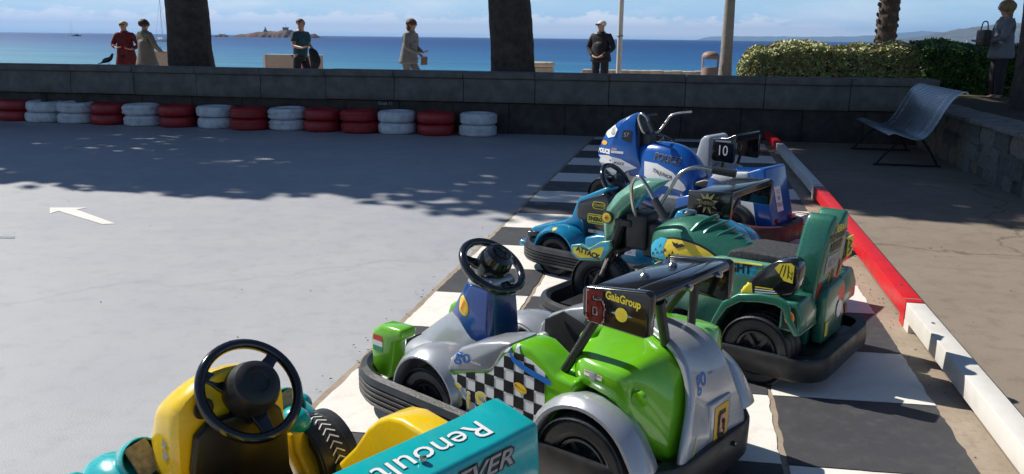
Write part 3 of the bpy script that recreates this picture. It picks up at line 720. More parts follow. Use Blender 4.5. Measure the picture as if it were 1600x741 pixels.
# ================================================================== TYRES
TW = mat('white_painted_tyre', (.64,.66,.68), .5, var=.14, scale=9, dirt=.55, dirtcol=(.20,.19,.18)); TR = mat('red_painted_tyre', (.36,.018,.02), .45, var=.25, scale=9, dirt=.5, dirtcol=(.10,.03,.03))
def tyre_mesh(name, m, kind, Ro=.31, h=.185):
    q = MB(); k = Ro
    prof = [(k*.62,.02),(k*.70,.0),(k*.86,.004),(k*.95,.022)]
    if kind == 'rib':
        for i in range(5):
            z = .038+i*.024; prof += [(k*.975,z-.004),(k*.995,z),(k*.995,z+.011),(k*.975,z+.014),(k*.972,z+.018)]
    elif kind == 'smooth': prof += [(k*.985,.05),(k,.09),(k*.985,.135)]
    else: prof += [(k*.985,.045),(k*.998,.06),(k*.98,.064),(k*.98,.070),(k*.998,.074),(k*.998,.112),(k*.98,.116),(k*.98,.122),(k*.998,.126),(k*.985,.14)]
    prof += [(k*.95,h-.022),(k*.86,h-.004),(k*.70,h),(k*.62,h-.02),(k*.60,h-.03),(k*.66,h-.035),(k*.90,h*.75),(k*.92,h*.5),(k*.90,h*.25),(k*.66,.035),(k*.60,.03)]
    q.lathe(prof, 48, axis='z')
    if kind == 'block':
        for i in range(44):
            a = 2*math.pi*i/44; Mx = Matrix.Rotation(a, 4, 'Z') @ Matrix.Translation((k*.996, 0, 0)) @ Matrix.Rotation(R(18), 4, 'X')
            for z in (.048, .120): q.box(-.006, .007, -.013, .013, z-.014, z+.020, M=Mx)
    o = q.build(name, m); me = o.data; bpy.data.objects.remove(o); return me
TM = {(c, k): tyre_mesh('tyre', TW if c == 'w' else TR, k) for c in 'wr' for k in ('rib', 'smooth', 'block')}
stacks = [(-11.95,12.98,'r','smooth'),(-11.30,12.90,'w','smooth'),(-10.62,12.88,'w','block'),(-9.98,12.90,'r','smooth'),(-9.30,12.86,'w','block'),(-8.66,12.90,'r','smooth'),
 (-7.93,12.93,'w','smooth'),(-7.28,12.88,'r','block'),(-6.66,13.02,'w','block'),(-6.02,13.00,'r','smooth'),(-5.36,13.02,'r','block'),(-4.71,13.04,'w','smooth'),(-4.06,13.05,'r','smooth'),(-3.36,13.10,'w','rib')]
desc = {0:'red stack cut by the left edge of the frame',1:'leftmost white stack, its top tyre pushed to the right',2:'white stack left of the first full red stack',3:'red stack beneath the pigeon',4:'lugged white stack below the two women',5:'red stack under the beige coat',6:'white stack below the left pine trunk',7:'red stack just right of the left pine trunk',8:'white stack below the beige parapet',9:'red stack below the man in the blue shirt',10:'red stack left of the smooth white stack near the faded letters',11:'smooth white stack below the faded letters',12:'red stack second from the right end of the row',13:'ribbed white stack at the right end of the row'}
for i, (x, y, c, k) in enumerate(stacks):
    for lv in (0, 1):
        o = bpy.data.objects.new('tyre', TM[(c, k)]); COL.objects.link(o)
        dx = rnd.uniform(-.015, .015)+(.045 if (i == 1 and lv) else 0); o.location = (x+dx, y+rnd.uniform(-.012, .012), lv*.187); o.rotation_euler = (R(rnd.uniform(-1.2, 1.2))*lv, R(rnd.uniform(-1.5, 1.5))*lv, rnd.uniform(0, 6)); sc = rnd.uniform(.98, 1.03); o.scale = (sc, sc, 1)
        tag(o, ('top' if lv else 'bottom')+' tyre of the '+desc[i], 'tyre', 'painted tyres stacked along the wall')

# ================================================================== BENCH
BM = mat('bench_metal', (.30,.36,.42), .28, metal=.75, var=.1)
bench = thing('bench', 'blue grey slatted metal bench with curled back in the shade', 'bench', (0, 0, 0))
bp_ = smooth_path([(2.42,0,.425),(2.50,0,.445),(2.62,0,.405),(2.76,0,.375),(2.86,0,.415),(2.95,0,.56),(3.03,0,.74),(3.12,0,.89),(3.22,0,.965),(3.27,0,.95)], 8)
BY0, BY1 = 11.15, 13.25
# evenly spaced slats following the curve
Ls = [0]
for a, b in zip(bp_[:-1], bp_[1:]): Ls.append(Ls[-1]+(b-a).length)
def bpt(s):
    for i in range(len(Ls)-1):
        if Ls[i] <= s <= Ls[i+1]+1e-9: return bp_[i].lerp(bp_[i+1], (s-Ls[i])/(Ls[i+1]-Ls[i]))
    return bp_[-1]
ns = 54; sm = None
for i in range(ns+1):
    p = bpt(Ls[-1]*i/ns)
    if sm is None:
        q = MB(); q.box(-.007, .007, BY0, BY1, -.004, .004); sl = q.build('slat', BM, bench); sm = sl.data
    else: sl = bpy.data.objects.new('slat', sm); COL.objects.link(sl); sl.parent = bench
    d_ = (bpt(min(Ls[-1], Ls[-1]*i/ns+.01))-bpt(max(0, Ls[-1]*i/ns-.01))); sl.location = (p.x, 0, p.z); sl.rotation_euler = (0, -math.atan2(d_.z, d_.x), 0)
def bstrap(y0, y1, th=.006, name='strap'):
    q = MB(); rings = []
    for i, p in enumerate(bp_):
        a = bp_[max(0, i-1)]; b = bp_[min(len(bp_)-1, i+1)]; t = (b-a).normalized(); n = Vector((-t.z, 0, t.x))
        rings.append([(p.x+n.x*s, yy, p.z+n.z*s) for yy, s in ((y0, .007), (y1, .007), (y1, .007-th*2.4), (y0, .007-th*2.4))])
    q.rings(rings); q.build(name, BM, bench, ang=50)
bstrap(BY0-.012, BY0+.02, name='edge'); bstrap(BY1-.02, BY1+.012, name='edge'); bstrap(BY0+.22, BY0+.27); bstrap(BY1-.27, BY1-.22)
for yy in (BY0+.245, BY1-.245):
    q = MB(); q.tube(smooth_path([(2.36,yy,.02),(2.50,yy,.20),(2.70,yy,.36),(2.86,yy,.36)], 5), .014, 8); q.tube(smooth_path([(3.10,yy,.02),(2.98,yy,.22),(2.86,yy,.38)], 5), .014, 8); q.tube([(2.33,yy,.02),(3.14,yy,.02)], .012, 8); q.build('leg_frame', mat('dark_leg_paint', (.008,.008,.009), .7), bench)

# ================================================================== KART PARTS
def rrect(xf, xr, hw, rf, rr, n=9):
    pts = []
    for cx, cy, r_, a0 in ((xf-rf, hw-rf*.92, rf, 90), (xf-rf, -(hw-rf*.92), rf, 0), (xr+rr, -(hw-rr), rr, -90), (xr+rr, hw-rr, rr, -180)):
        for i in range(n+1):
            a = R(a0-90*i/n); sy = .92 if cx > 0 else 1; pts.append((cx+r_*math.cos(a), cy+r_*sy*math.sin(a)))
    return pts
def sweep_xy(path, prof, closed=False):
    """path of (x,y) walked clockwise seen from above; profile (outward, z)"""
    k = len(path); rings = []; P = [Vector((x, y, 0)) for x, y in path]
    for i in range(k):
        a = P[(i-1) % k] if (i or closed) else P[0]; b = P[(i+1) % k] if (i < k-1 or closed) else P[-1]
        t = (b-a).normalized(); n = Vector((-t.y, t.x, 0)); rings.append([P[i]+n*o+Vector((0,0,z)) for o, z in prof])
    q = MB(); q.rings(rings, closed=closed); return q
def dense(path, step=.03):
    out = []
    for a, b in zip(path[:-1], path[1:]):
        L = math.hypot(b[0]-a[0], b[1]-a[1]); k = max(1, int(L/step)); out += [(a[0]+(b[0]-a[0])*i/k, a[1]+(b[1]-a[1])*i/k) for i in range(k)]
    return out+[path[-1]]
def bumper(root, xf, xr, hw, rf=.34, rr=.22, zc=.135, hh=.062, split=-.05, band=(.085, .215), band_m=None):
    full = rrect(xf, xr, hw, rf, rr); loop = dense(full+[full[0]])
    # rotate so the walk starts on the left side at the split
    front = [p for p in loop if p[0] > split]
    li = [i for i, p in enumerate(loop) if p[0] <= split]; start = li[-1]+1; loop2 = loop[start:]+loop[:start]
    fr = [p for p in loop2 if p[0] > split-.03]; re_ = [p for p in loop2 if p[0] <= split+.03]
    pr = [(-.055, zc-hh*.7), (-.035, zc-hh), (-.004, zc-hh*.92)]
    for z in (-.62, -.30, .02, .34): pr += [(.006, zc+hh*z), (-.003, zc+hh*(z+.05)), (-.003, zc+hh*(z+.10)), (.006, zc+hh*(z+.15))]
    pr += [(-.004, zc+hh*.86), (-.03, zc+hh), (-.055, zc+hh*.75)]
    sweep_xy(fr, pr).build('front_bumper', RUB, root, ang=30)
    b0, b1 = band; pr = [(-.03, b0+.004), (-.004, b0), (.004, b0+.012), (.006, b1-.015), (-.002, b1-.002), (-.05, b1), (-.05, b1-.012), (-.012, b1-.015), (-.012, b0+.012)]
    sweep_xy(re_, pr).build('rear_bumper', band_m or BLM, root, ang=35)
    q = MB(); q.box(xr+.12, xf-.16, -hw*.62, hw*.62, .07, .115); q.build('chassis', BLM, root)
def wheel(root, x, y, r, w, z=None, side=1, name='wheel', spokes=5, tread=False, tm=None):
    z = r if z is None else z; q = MB(); h = w/2
    prof = [(r*.60,-h*.80),(r*.70,-h*.98),(r*.88,-h*.95),(r*.975,-h*.72)]
    for g in (-.45, 0, .45): prof += [(r,(g-.20)*w),(r,(g+.06)*w*1.0),(r*.97,(g+.09)*w),(r*.97,(g+.13)*w)]
    prof += [(r*.975,h*.80),(r*.88,h*.97),(r*.70,h*.98),(r*.60,h*.80),(r*.57,h*.55),(r*.57,-h*.55)]
    prof = sorted(prof[:4], key=lambda p: p[1])+prof[4:-2]+prof[-2:]
    q.lathe(prof, 40, c=(x, y, z)); o = q.build(name, tm or RUB, root, ang=30)
    q = MB(); s = side
    q.lathe([(r*.585, s*h*.62),(r*.56, s*h*.86),(r*.50, s*h*.80),(r*.47, s*h*.35),(r*.18, s*h*.30),(r*.16, s*h*.62),(0, s*h*.66),(0, -s*h*.4),(r*.57, -s*h*.4)], 30, c=(x, y, z), closed=False)
    for i in range(spokes):
        a = 2*math.pi*i/spokes+.3; Mx = Matrix.Translation((x, y, z)) @ Matrix.Rotation(a, 4, 'Y')
        q.box(r*.14, r*.52, min(s*h*.3, s*h*.62), max(s*h*.3, s*h*.62), -r*.055, r*.055, M=Mx)
    for i in range(spokes):
        a = 2*math.pi*i/spokes; Mx = Matrix.Translation((x+r*.12*math.cos(a), y+s*h*.70, z+r*.12*math.sin(a))); q.box(-.004, .004, -.004, .004, -.004, .004, M=Mx)
    q.build('rim', mat('dark_grey_rim', (.045,.047,.052), .35, metal=.4, dirt=.3), o)
    return o
def steering(root, c, tilt, Rr=.148, tube=.0145, hub=.07, hubh=.075, colto=None):
    c = Vector(c); Mx = Matrix.Rotation(-R(tilt), 4, 'Y'); q = MB()
    pts = [c+(Mx @ Vector((Rr*math.cos(2*math.pi*i/48), Rr*math.sin(2*math.pi*i/48), 0))) for i in range(48)]
    q.tube(pts, tube, 12, closed=True); o = q.build('steering_wheel', BLK, root)
    for a in (180, 55, -55):
        q = MB(); e = Vector((math.cos(R(a)), math.sin(R(a)), 0)); sd_ = Vector((-e.y, e.x, 0)); rings = []
        for u, ww, dz in ((hub*.7, .030, -.012), (hub*1.2, .022, -.010), (Rr*.8, .018, -.004), (Rr, .020, 0)):
            p = e*u; rings.append([c+(Mx @ (p+sd_*ww*sx_+Vector((0,0,dz+sz)))) for sx_, sz in ((-1,-.008),(1,-.008),(1,.008),(-1,.008))])
        q.rings(rings); q.build('spoke', BLK, o, bev=.003)
    q = MB(); q.lathe([(0,-.05),(hub*.75,-.05),(hub*.96,-.03),(hub*1.02,.0),(hub,.03),(hub*.86,hubh*.85),(hub*.60,hubh),(hub*.40,hubh*.98),(hub*.36,hubh*.90),(0,hubh*.90)], 36, c=c, axis='z', closed=False, M=Mx)
    q.build('hub', BLM if tilt > 40 else BLK, o)
    if colto: q = MB(); q.tube([c+(Mx @ Vector((0,0,-.03))), colto], .024, 10); q.build('steering_column', BLM, root)
    return o
def ribbon(path, crown=.02, th=.012, n=10):
    """solid ribbon following (x, z, half width) points"""
    P = [Vector((x, 0, z)) for x, z, w in path]; W_ = [w for x, z, w in path]; rings = []
    for i, p in enumerate(P):
        a = P[max(0, i-1)]; b = P[min(len(P)-1, i+1)]; t = (b-a).normalized(); nn = Vector((-t.z, 0, t.x))
        top = []; bot = []
        for j in range(n+1):
            s = -1+2*j/n; off = crown*(1-s*s) if abs(s) < 1 else 0
            top.append(p+nn*off+Vector((0, s*W_[i], 0))); bot.append(p+nn*(off-th)+Vector((0, s*W_[i]*.98, 0)))
        rings.append(top+bot[::-1])
    q = MB(); q.rings(rings); return q
def arc(cx, cz, ro, ri, a0, a1, n=14, wide=1.0):
    o = [(cx+ro*wide*math.cos(R(a0+(a1-a0)*i/n)), cz+ro*math.sin(R(a0+(a1-a0)*i/n))) for i in range(n+1)]
    return o+[(cx+ri*wide*math.cos(R(a1+(a0-a1)*i/n)), cz+ri*math.sin(R(a1+(a0-a1)*i/n))) for i in range(n+1)]
def strip_poly(q, outer, y0, y1):
    """arc outline given as outer half then inner half: quads so that it stays well behaved"""
    n = len(outer)//2; rings = []
    for i in range(n):
        a = outer[i]; b = outer[2*n-1-i]; rings.append([(a[0], y0, a[1]), (a[0], y1, a[1]), (b[0], y1, b[1]), (b[0], y0, b[1])])
    q.rings(rings); return q
def fender(root, cx, cz, ro, ri, a0, a1, y0, y1, m, name='fender', dome=.02, foot=None, n=16):
    q = MB(); s = 1 if y1+y0 > 0 else -1; yi, yo = (y0, y1) if s > 0 else (y1, y0); rings = []
    for i in range(n+1):
        a = R(a0+(a1-a0)*i/n); c_, s_ = math.cos(a), math.sin(a)
        pro = [(ri, yi), (ro-.004, yi), (ro+dome*.6, yi+(yo-yi)*.3), (ro+dome, yi+(yo-yi)*.55), (ro+dome*.5, yi+(yo-yi)*.82), (ro-.014, yo), (ri+.004, yo), (ri, yo-.008*s)]
        rings.append([(cx+r_*c_, y_, cz+r_*s_) for r_, y_ in pro])
    if foot:
        for dx, dz in foot: rings.append([(p[0]+dx, p[1], p[2]+dz) for p in rings[-1]])
    q.rings(rings); return q.build(name, m, root, ang=45)
def pose(x, y, deg): return dict(loc=(x, y, 0), rz=R(deg))
def ldecal(name, target, shp, m, y, off):      # shape given in the thing's own x and z, laid on its left flank
    return decal(name, target, ([(-a, b) for a, b in shp[0]], [tuple(reversed(f)) for f in shp[1]]), m, (0, y, 0), (-1, 0, 0), (0, 0, 1), off=off)
def chequer(name, target, poly_top, x0, x1, z0, sq, ny, m, y, cols_, lab=None):
    vs = []; fs = []
    for i in range(cols_):
        for j in range(ny):
            if (i+j) % 2: continue
            xa = x0+(x1-x0)*i/cols_; xb = x0+(x1-x0)*(i+1)/cols_; za = z0+j*sq; zb = za+sq; n = len(vs)
            ta, tb = poly_top(xa), poly_top(xb)
            if za >= min(ta, tb)-.004: continue
            vs += [(xa, za), (xb, za), (xb, min(zb, tb)), (xa, min(zb, ta))]; fs.append((n, n+1, n+2, n+3))
    return ldecal(name, target, (vs, fs), m, y, .0034)
Lu, Lv = (-1, 0, 0), (0, 0, 1)       # reading direction on a left flank (faces +y): towards -x
def ltext(target, txt, size, m, x, y, z, rot=0, bold=0, shear=0, sx=1., name='lettering', off=.003):
    return decal(name, target, text_mesh(txt, size, shear, bold), m, (x, y, z), Lu, Lv, off=off, rot=rot, sx=sx)
def lshape(target, shp, m, x, y, z, rot=0, name='sticker', off=.002, label=None):
    return decal(name, target, shp, m, (x, y, z), Lu, Lv, off=off, rot=rot, label=label)

# ------------------------------------------------------------------ GREEN KART WITH NUMBER 6
K = thing('kiddie_kart', 'lime green and silver kart with chequered side and number six on its black wing', 'kart', group='electric karts parked side by side', **pose(-.54, 3.06, 151))
bumper(K, .80, -.80, .405, rf=.30, rr=.24, zc=.135, hh=.068, split=-.22, band=(.09, .225))
for s in (1, -1):
    wheel(K, .27, .30*s, .148, .10, side=s); wheel(K, -.505, .335*s, .178, .125, side=s)
pod = [(.16,.13),(.158,.31),(.125,.37),(.07,.415),(-.02,.46),(-.13,.49),(-.19,.520),(-.25,.515),(-.31,.48),(-.36,.445),(-.44,.44),(-.44,.40),(-.37,.33),(-.325,.24),(-.32,.13)]
def podtop(x):
    P = [(.16,.31),(.125,.315),(.08,.335),(-.06,.375),(-.10,.43),(-.14,.475),(-.19,.488),(-.25,.480),(-.31,.452),(-.36,.425)]
    for a, b in zip(P[:-1], P[1:]):
        if b[0] <= x <= a[0]: return a[1]+(b[1]-a[1])*(a[0]-x)/(a[0]-b[0])
    return P[0][1] if x > .15 else P[-1][1]
for s in (1, -1):
    q = MB(); q.prism(pod, .20*s, .345*s); p = q.build('side_pod', GRN, K, bev=.014)
    q = MB(); q.prism([(.155,.318),(.14,.378),(.085,.432),(-.01,.475),(-.11,.505),(-.165,.512),(-.125,.468),(-.085,.40),(-.06,.378)], .19*s, .349*s); c = q.build('silver_cover', SIL, K, bev=.012)
    if s == 1:
        vs = []; fs = []; nc, nr = 30, 8
        for a in range(nc+1):
            x = .150-.466*a/nc; t_ = podtop(x)-.003
            for b in range(nr+1): vs.append((x, .142+(t_-.142)*b/nr))
        for a in range(nc):
            for b in range(nr): n_ = a*(nr+1)+b; fs.append((n_, n_+1, n_+nr+2, n_+nr+1))
        ldecal('sticker', p, (vs, fs), WDC, .345, .002)
        chequer('chequer_print', p, podtop, .150, -.316, .142, .0455, 8, BDC, .345, 10)
        for t_, w_, m_, o_ in (('S',.13,WDC,0),('i',.10,WDC,.062),('S',.13,WDC,.125),('o',.10,WDC,.20),('n',.10,WDC,.265)):
            ltext(p, t_, w_, WDC, .105-o_, .35, .235, bold=.005, off=.0048); ltext(p, t_, w_, YDC, .105-o_, .35, .235, bold=.001, off=.006)
        lshape(p, oval(.062, .036), ODC, -.21, .35, .36, rot=-.25, off=.006); lshape(p, oval(.056, .030), YDC, -.21, .35, .36, rot=-.25, off=.007)
        ltext(p, 'SALDO', .013, RDC, -.214, .35, .359, rot=-.25, off=.008); lshape(p, oval(.009, .009), RDC, -.190, .35, .366, off=.008)
        for sw in ([(-.128,.470),(-.148,.476),(-.172,.512),(-.158,.513)], [(-.182,.488),(-.206,.486),(-.200,.514),(-.186,.516)]): ldecal('stripe', p, (sw, [(0,1,2,3)]), WDC, .345, .004)
        bl = smooth_path([(-.155,.508,0),(-.175,.47,0),(-.25,.445,0),(-.345,.428,0)], 6); vs = []
        for v_ in bl: vs.append((v_.x, v_.y))
        for v_ in reversed(bl): vs.append((v_.x, v_.y-.022))
        n_ = len(bl); ldecal('stripe', p, (vs, [(i, i+1, 2*n_-2-i, 2*n_-1-i) for i in range(n_-1)]), BDL, .345, .006)
        vs = [(a-.0+.012, b-.002) for a, b in vs[:n_]]+[(a+.012, b-.016) for a, b in vs[n_:]]
        ltext(c, 'go', .078, BDL, .075, .352, .405, shear=.25, bold=.001); ltext(c, 'motion', .018, WDC, .005, .352, .395)
# floor, seat and hood
q = MB(); q.prism([(.14,.12),(.14,.17),(-.12,.20),(-.24,.25),(-.31,.40),(-.345,.56),(-.38,.585),(-.42,.56),(-.42,.12)], -.205, .205); st_ = q.build('seat_shell', GRN, K, bev=.02)
q = MB(); q.prism([(.02,.20),(-.14,.225),(-.235,.275),(-.29,.41),(-.325,.54),(-.31,.545),(-.268,.42),(-.215,.30),(-.13,.25),(.02,.222)], -.13, .13); q.build('seat_pad', BLM, K, bev=.01)
q = MB(); q.prism([(.12,.17),(.12,.40),(.02,.46),(-.20,.40),(-.26,.30),(-.10,.20)], -.204, -.188); bp2 = q.build('inner_lining', BLM, K, bev=.006)
hood = loft([(-.335, [(0,.590),(.08,.588),(.15,.572),(.18,.52),(.19,.50),(.19,.45),(.19,.36),(0,.34)]),
 (-.40, [(0,.592),(.12,.585),(.20,.560),(.295,.530),(.315,.515),(.322,.48),(.318,.40),(0,.38)]),
 (-.50, [(0,.572),(.12,.562),(.20,.545),(.31,.530),(.330,.515),(.334,.48),(.325,.40),(0,.36)]),
 (-.60, [(0,.556),(.13,.551),(.22,.540),(.310,.525),(.330,.510),(.336,.475),(.318,.36),(0,.30)]),
 (-.628, [(0,.549),(.13,.544),(.22,.533),(.296,.517),(.312,.502),(.320,.46),(.312,.24),(0,.20)]),
 (-.645, [(0,.541),(.12,.536),(.19,.524),(.256,.508),(.272,.490),(.286,.44),(.296,.20),(0,.14)]),
 (-.690, [(0,.505),(.10,.498),(.15,.484),(.188,.462),(.205,.435),(.228,.38),(.262,.18),(0,.135)]),
 (-.722, [(0,.43),(.09,.42),(.13,.405),(.160,.385),(.178,.355),(.20,.31),(.240,.17),(0,.135)]),
 (-.736, [(0,.34),(.08,.33),(.13,.32),(.16,.30),(.175,.28),(.19,.24),(.22,.17),(0,.14)])]).build('rear_hood', GRN, K, sub=1, ang=50)
tp = ribbon([(-.50,.577,.04),(-.56,.570,.075),(-.62,.560,.10),(-.665,.536,.115),(-.700,.500,.125),(-.725,.450,.135),(-.742,.39,.155),(-.753,.32,.195),(-.760,.25,.228),(-.760,.19,.240),(-.752,.14,.240)], crown=.014, th=.03).build('tail_panel', SIL, K, sub=1, ang=60)
q = MB(); q.box(-.778, -.745, -.115, .030, .175, .365); np_ = q.build('plate_frame', SIL, K, bev=.008)
Ru, Rv = (0, -1, 0), (0, 0, 1)
decal('number_plate', np_, rect(.098, .148), ODC, (-.778, -.043, .27), Ru, Rv, off=.002); decal('number', np_, strokes(six(.036, .080), .016), BDC, (-.778, -.043, .275), Ru, Rv, off=.004); decal('number', np_, strokes([[(.012,.02),(-.008,.03),(-.012,-.02),(.006,-.03)]], .010), PDC, (-.778, -.043, .275), Ru, Rv, off=.0055)
q = MB(); q.lathe([(0,0),(.016,0),(.016,-.02),(.009,-.022),(.009,-.04),(0,-.042)], 14, c=(-.778,-.09,.19), axis='x', closed=False); q.build('key_switch', BLK, K)
decal('lettering', tp, text_mesh('go', .075, .25, .001), BDL, (-.745, .055, .455), Ru, (-.3,0,1)); decal('lettering', tp, text_mesh('team', .014), BDL, (-.745, -.02, .455), Ru, (-.3,0,1))
decal('stripe', tp, rect(.006, .12), YDC, (-.75, .15, .23), Ru, Rv, rot=-.45)
for yy, zz in ((.12,.155),(-.17,.27)):
    q = MB(); q.lathe([(0,0),(.007,0),(.006,-.004),(0,-.005)], 10, c=(-.766,yy,zz), axis='x', closed=False); q.build('screw', STE, K)
lshape(hood, rect(.075, .018), WDC, -.50, .33, .485, rot=-.03); lshape(hood, rect(.070, .003), RDC, -.50, .33, .490, rot=-.03, off=.003); lshape(hood, rect(.024, .028), GDC, -.50, .33, .485, rot=-.03, off=.004)
q = MB(); q.lathe([(0,0),(.03,0),(.024,.012),(0,.014)], 18, c=(-.66,.295,.44), axis='y', closed=False); q.build('cap', GRN, K)
for s in (1, -1):
    fender(K, -.505, .19, .222, .192, 8, 150, .285*s, .405*s, SIL, 'rear_fender', dome=.012, foot=[(-.03,-.05),(-.012,-.03)])
    fender(K, .27, .18, .185, .160, -12, 165, .19*s, .375*s, SIL, 'front_fender', dome=.016, foot=[(.004,-.05),(.008,-.04)])
    q = MB(); q.prism([(.690,.14),(.700,.30),(.685,.340),(.63,.372),(.50,.378),(.495,.335),(.555,.31),(.585,.135)], .185*s, .275*s); p = q.build('nose_pod', GRN, K, bev=.018)
    if s == 1:
        for k_, m_ in enumerate((RDC, WDC, GRD)): lshape(p, rect(.062, .0235), m_, .648, .278, .310-.024*k_, off=.002)
    q = MB(); q.prism([(.155,.14),(.155,.33),(.105,.35),(.06,.30),(.06,.14)], .16*s, .30*s); q.build('sill', SIL, K, bev=.02)
loft([(.05, [(0,.20),(.10,.20),(.20,.19),(.20,.12),(0,.11)]), (.18, [(0,.26),(.09,.25),(.18,.21),(.20,.14),(0,.11)]), (.34, [(0,.32),(.08,.30),(.16,.25),(.19,.15),(0,.11)]), (.48, [(0,.31),(.08,.30),(.15,.25),(.17,.16),(0,.11)]), (.62, [(0,.27),(.08,.25),(.13,.22),(.14,.15),(0,.11)]), (.71, [(0,.24),(.07,.23),(.12,.20),(.13,.14),(0,.11)])]).build('nose_shell', SIL, K, sub=2, ang=60)
def zloft(stations):      # (z, x rear, x front, half width)
    rings = []
    for z, xa, xb, w in stations:
        dx = (xb-xa); rings.append([(xa, -w*.8, z), (xa+.12*dx, -w, z), (xb-.25*dx, -w*.9, z), (xb, -w*.55, z), (xb, w*.55, z), (xb-.25*dx, w*.9, z), (xa+.12*dx, w, z), (xa, w*.8, z)])
    q = MB(); q.rings(rings); return q
zloft([(.14,.08,.66,.14),(.20,.11,.66,.12),(.28,.145,.62,.10),(.345,.16,.54,.088),(.41,.17,.455,.078),(.43,.18,.40,.07)]).build('column_base', SIL, K, bev=.014)
cb = zloft([(.325,.160,.30,.094),(.365,.163,.36,.0935),(.42,.166,.432,.090),(.50,.171,.388,.085),(.570,.178,.345,.079)]).build('column_cowl', DBL, K, bev=.006)
zloft([(.285,.150,.27,.099),(.3245,.158,.30,.096)]).build('column_trim', GRN, K, bev=.004)
zloft([(.5705,.176,.348,.081),(.60,.18,.328,.079),(.612,.20,.31,.066)]).build('column_top', SIL, K, bev=.008)
lshape(cb, oval(.060, .085), YDC, .335, .09, .475, rot=.5); lshape(cb, oval(.048, .070), ODC, .335, .09, .475, rot=.5, off=.003); ltext(cb, 'SALDO', .013, RDC, .335, .09, .475, rot=1.0, off=.0045)
steering(K, (.245, 0, .645), 37, Rr=.134, tube=.017, hub=.070, hubh=.085, colto=(.255, 0, .59))
# rear wing
PL = [(-.47,.785),(-.695,.812),(-.715,.80),(-.712,.672),(-.69,.662),(-.48,.668),(-.46,.69),(-.458,.772)]
for s in (1, -1):
    q = MB(); q.prism(PL, (.315 if s > 0 else -.170), (.345 if s > 0 else -.200)); e = q.build('wing_endplate', BLK, K, bev=.007)
    if s == 1:
        for w_, m_, o_ in ((.030, PDC, .0025), (.022, BDC, .004), (.016, mat('dark_red_print', (.16,.015,.012), .3), .0055)): lshape(e, strokes(six(.042, .086), w_), m_, -.512, .35, .730, off=o_)
        ltext(e, 'GaiaGroup', .036, YDC, -.615, .35, .770, bold=.0012, sx=.80, rot=-.06)
        lshape(e, star(.040, .012, 2, 0), GDC, -.612, .35, .722, off=.0025); lshape(e, oval(.046, .046), YDC, -.612, .35, .722, off=.004); ltext(e, 'GT', .016, ODC, -.612, .35, .722, off=.006)
    else:
        decal('number', e, text_mesh('6', .10), WDC, (-.56, -.201, .74), (1,0,0), (0,0,1))
q = MB(); q.prism([(-.625,.775),(-.625,.790),(-.645,.808),(-.70,.808),(-.712,.797),(-.712,.780),(-.698,.768),(-.645,.768)], -.169, .314); q.build('wing_blade', BLK, K, bev=.006)
q = MB(); q.prism([(-.48,.768),(-.48,.782),(-.615,.792),(-.615,.776)], -.169, .314); q.build('wing_top', BLK, K, bev=.003)
for x_, y_ in ((-.56,.14),(-.56,-.04)):
    q = MB(); q.lathe([(0,.785),(.016,.785),(.016,.797),(.010,.803),(0,.804)], 8, c=(x_,y_,.0 if x_ > -.6 else .022), axis='z', closed=False); q.build('bolt', CHR, K)
for y_, z_ in ((.12,.782),(-.08,.782)):
    q = MB(); q.lathe([(0,0),(.011,0),(.011,-.014),(0,-.016)], 8, c=(-.71,y_,z_-.0), axis='x', closed=False); q.build('bolt', CHR, K)
for s in (1, -1):
    q = MB(); q.tube([(-.345,.285*s,.435),(-.50,.300*s,.69)], .017, 10); q.build('wing_strut', BLM, K)
    q = MB(); q.tube([(-.64,-.06,.775),(-.60,-.12,.545)] if s < 0 else [(-.52,-.02,.77),(-.48,-.04,.56)], .016, 10); q.build('wing_strut', BLM, K)
    if s > 0: q = MB(); q.tube([(-.66,.21,.745),(-.615,.07,.54)], .018, 10); q.build('wing_strut', BLM, K)
    q = MB(); q.lathe([(0,0),(.012,0),(.012,.012),(0,.014)], 8, c=(-.345,.30*s,.44), axis='y', closed=False); q.build('bolt', CHR, K)

# ------------------------------------------------------------------ YELLOW AND TEAL KART (nearest)
K = thing('kiddie_kart', 'yellow and teal kart nearest the camera with a teal wing lettered in white', 'kart', group='electric karts parked side by side', **pose(-1.02, 1.935, 150))
bumper(K, .80, -.80, .40, rf=.34, rr=.22, split=-.1, band=(.07, .19))
for s in (1, -1):
    w_ = wheel(K, .34, .290*s, .158, .115, side=s); wheel(K, -.50, .32*s, .172, .12, side=s)
    # white herring-bone print round the tread
    q = MB()
    for i in range(40):
        a = 2*math.pi*i/40; Mx = Matrix.Translation((.34, .290*s, .158)) @ Matrix.Rotation(a, 4, 'Y') @ Matrix.Translation((.1585, 0, 0))
        for t_ in (-1, 1): q.box(-.001, .0013, -.002, .030, -.0019, .0019, M=Mx @ Matrix.Rotation(R(38*t_ if t_ > 0 else 180-38), 4, 'X'))
    q.build('tread_print', WDC, w_, flat=True)
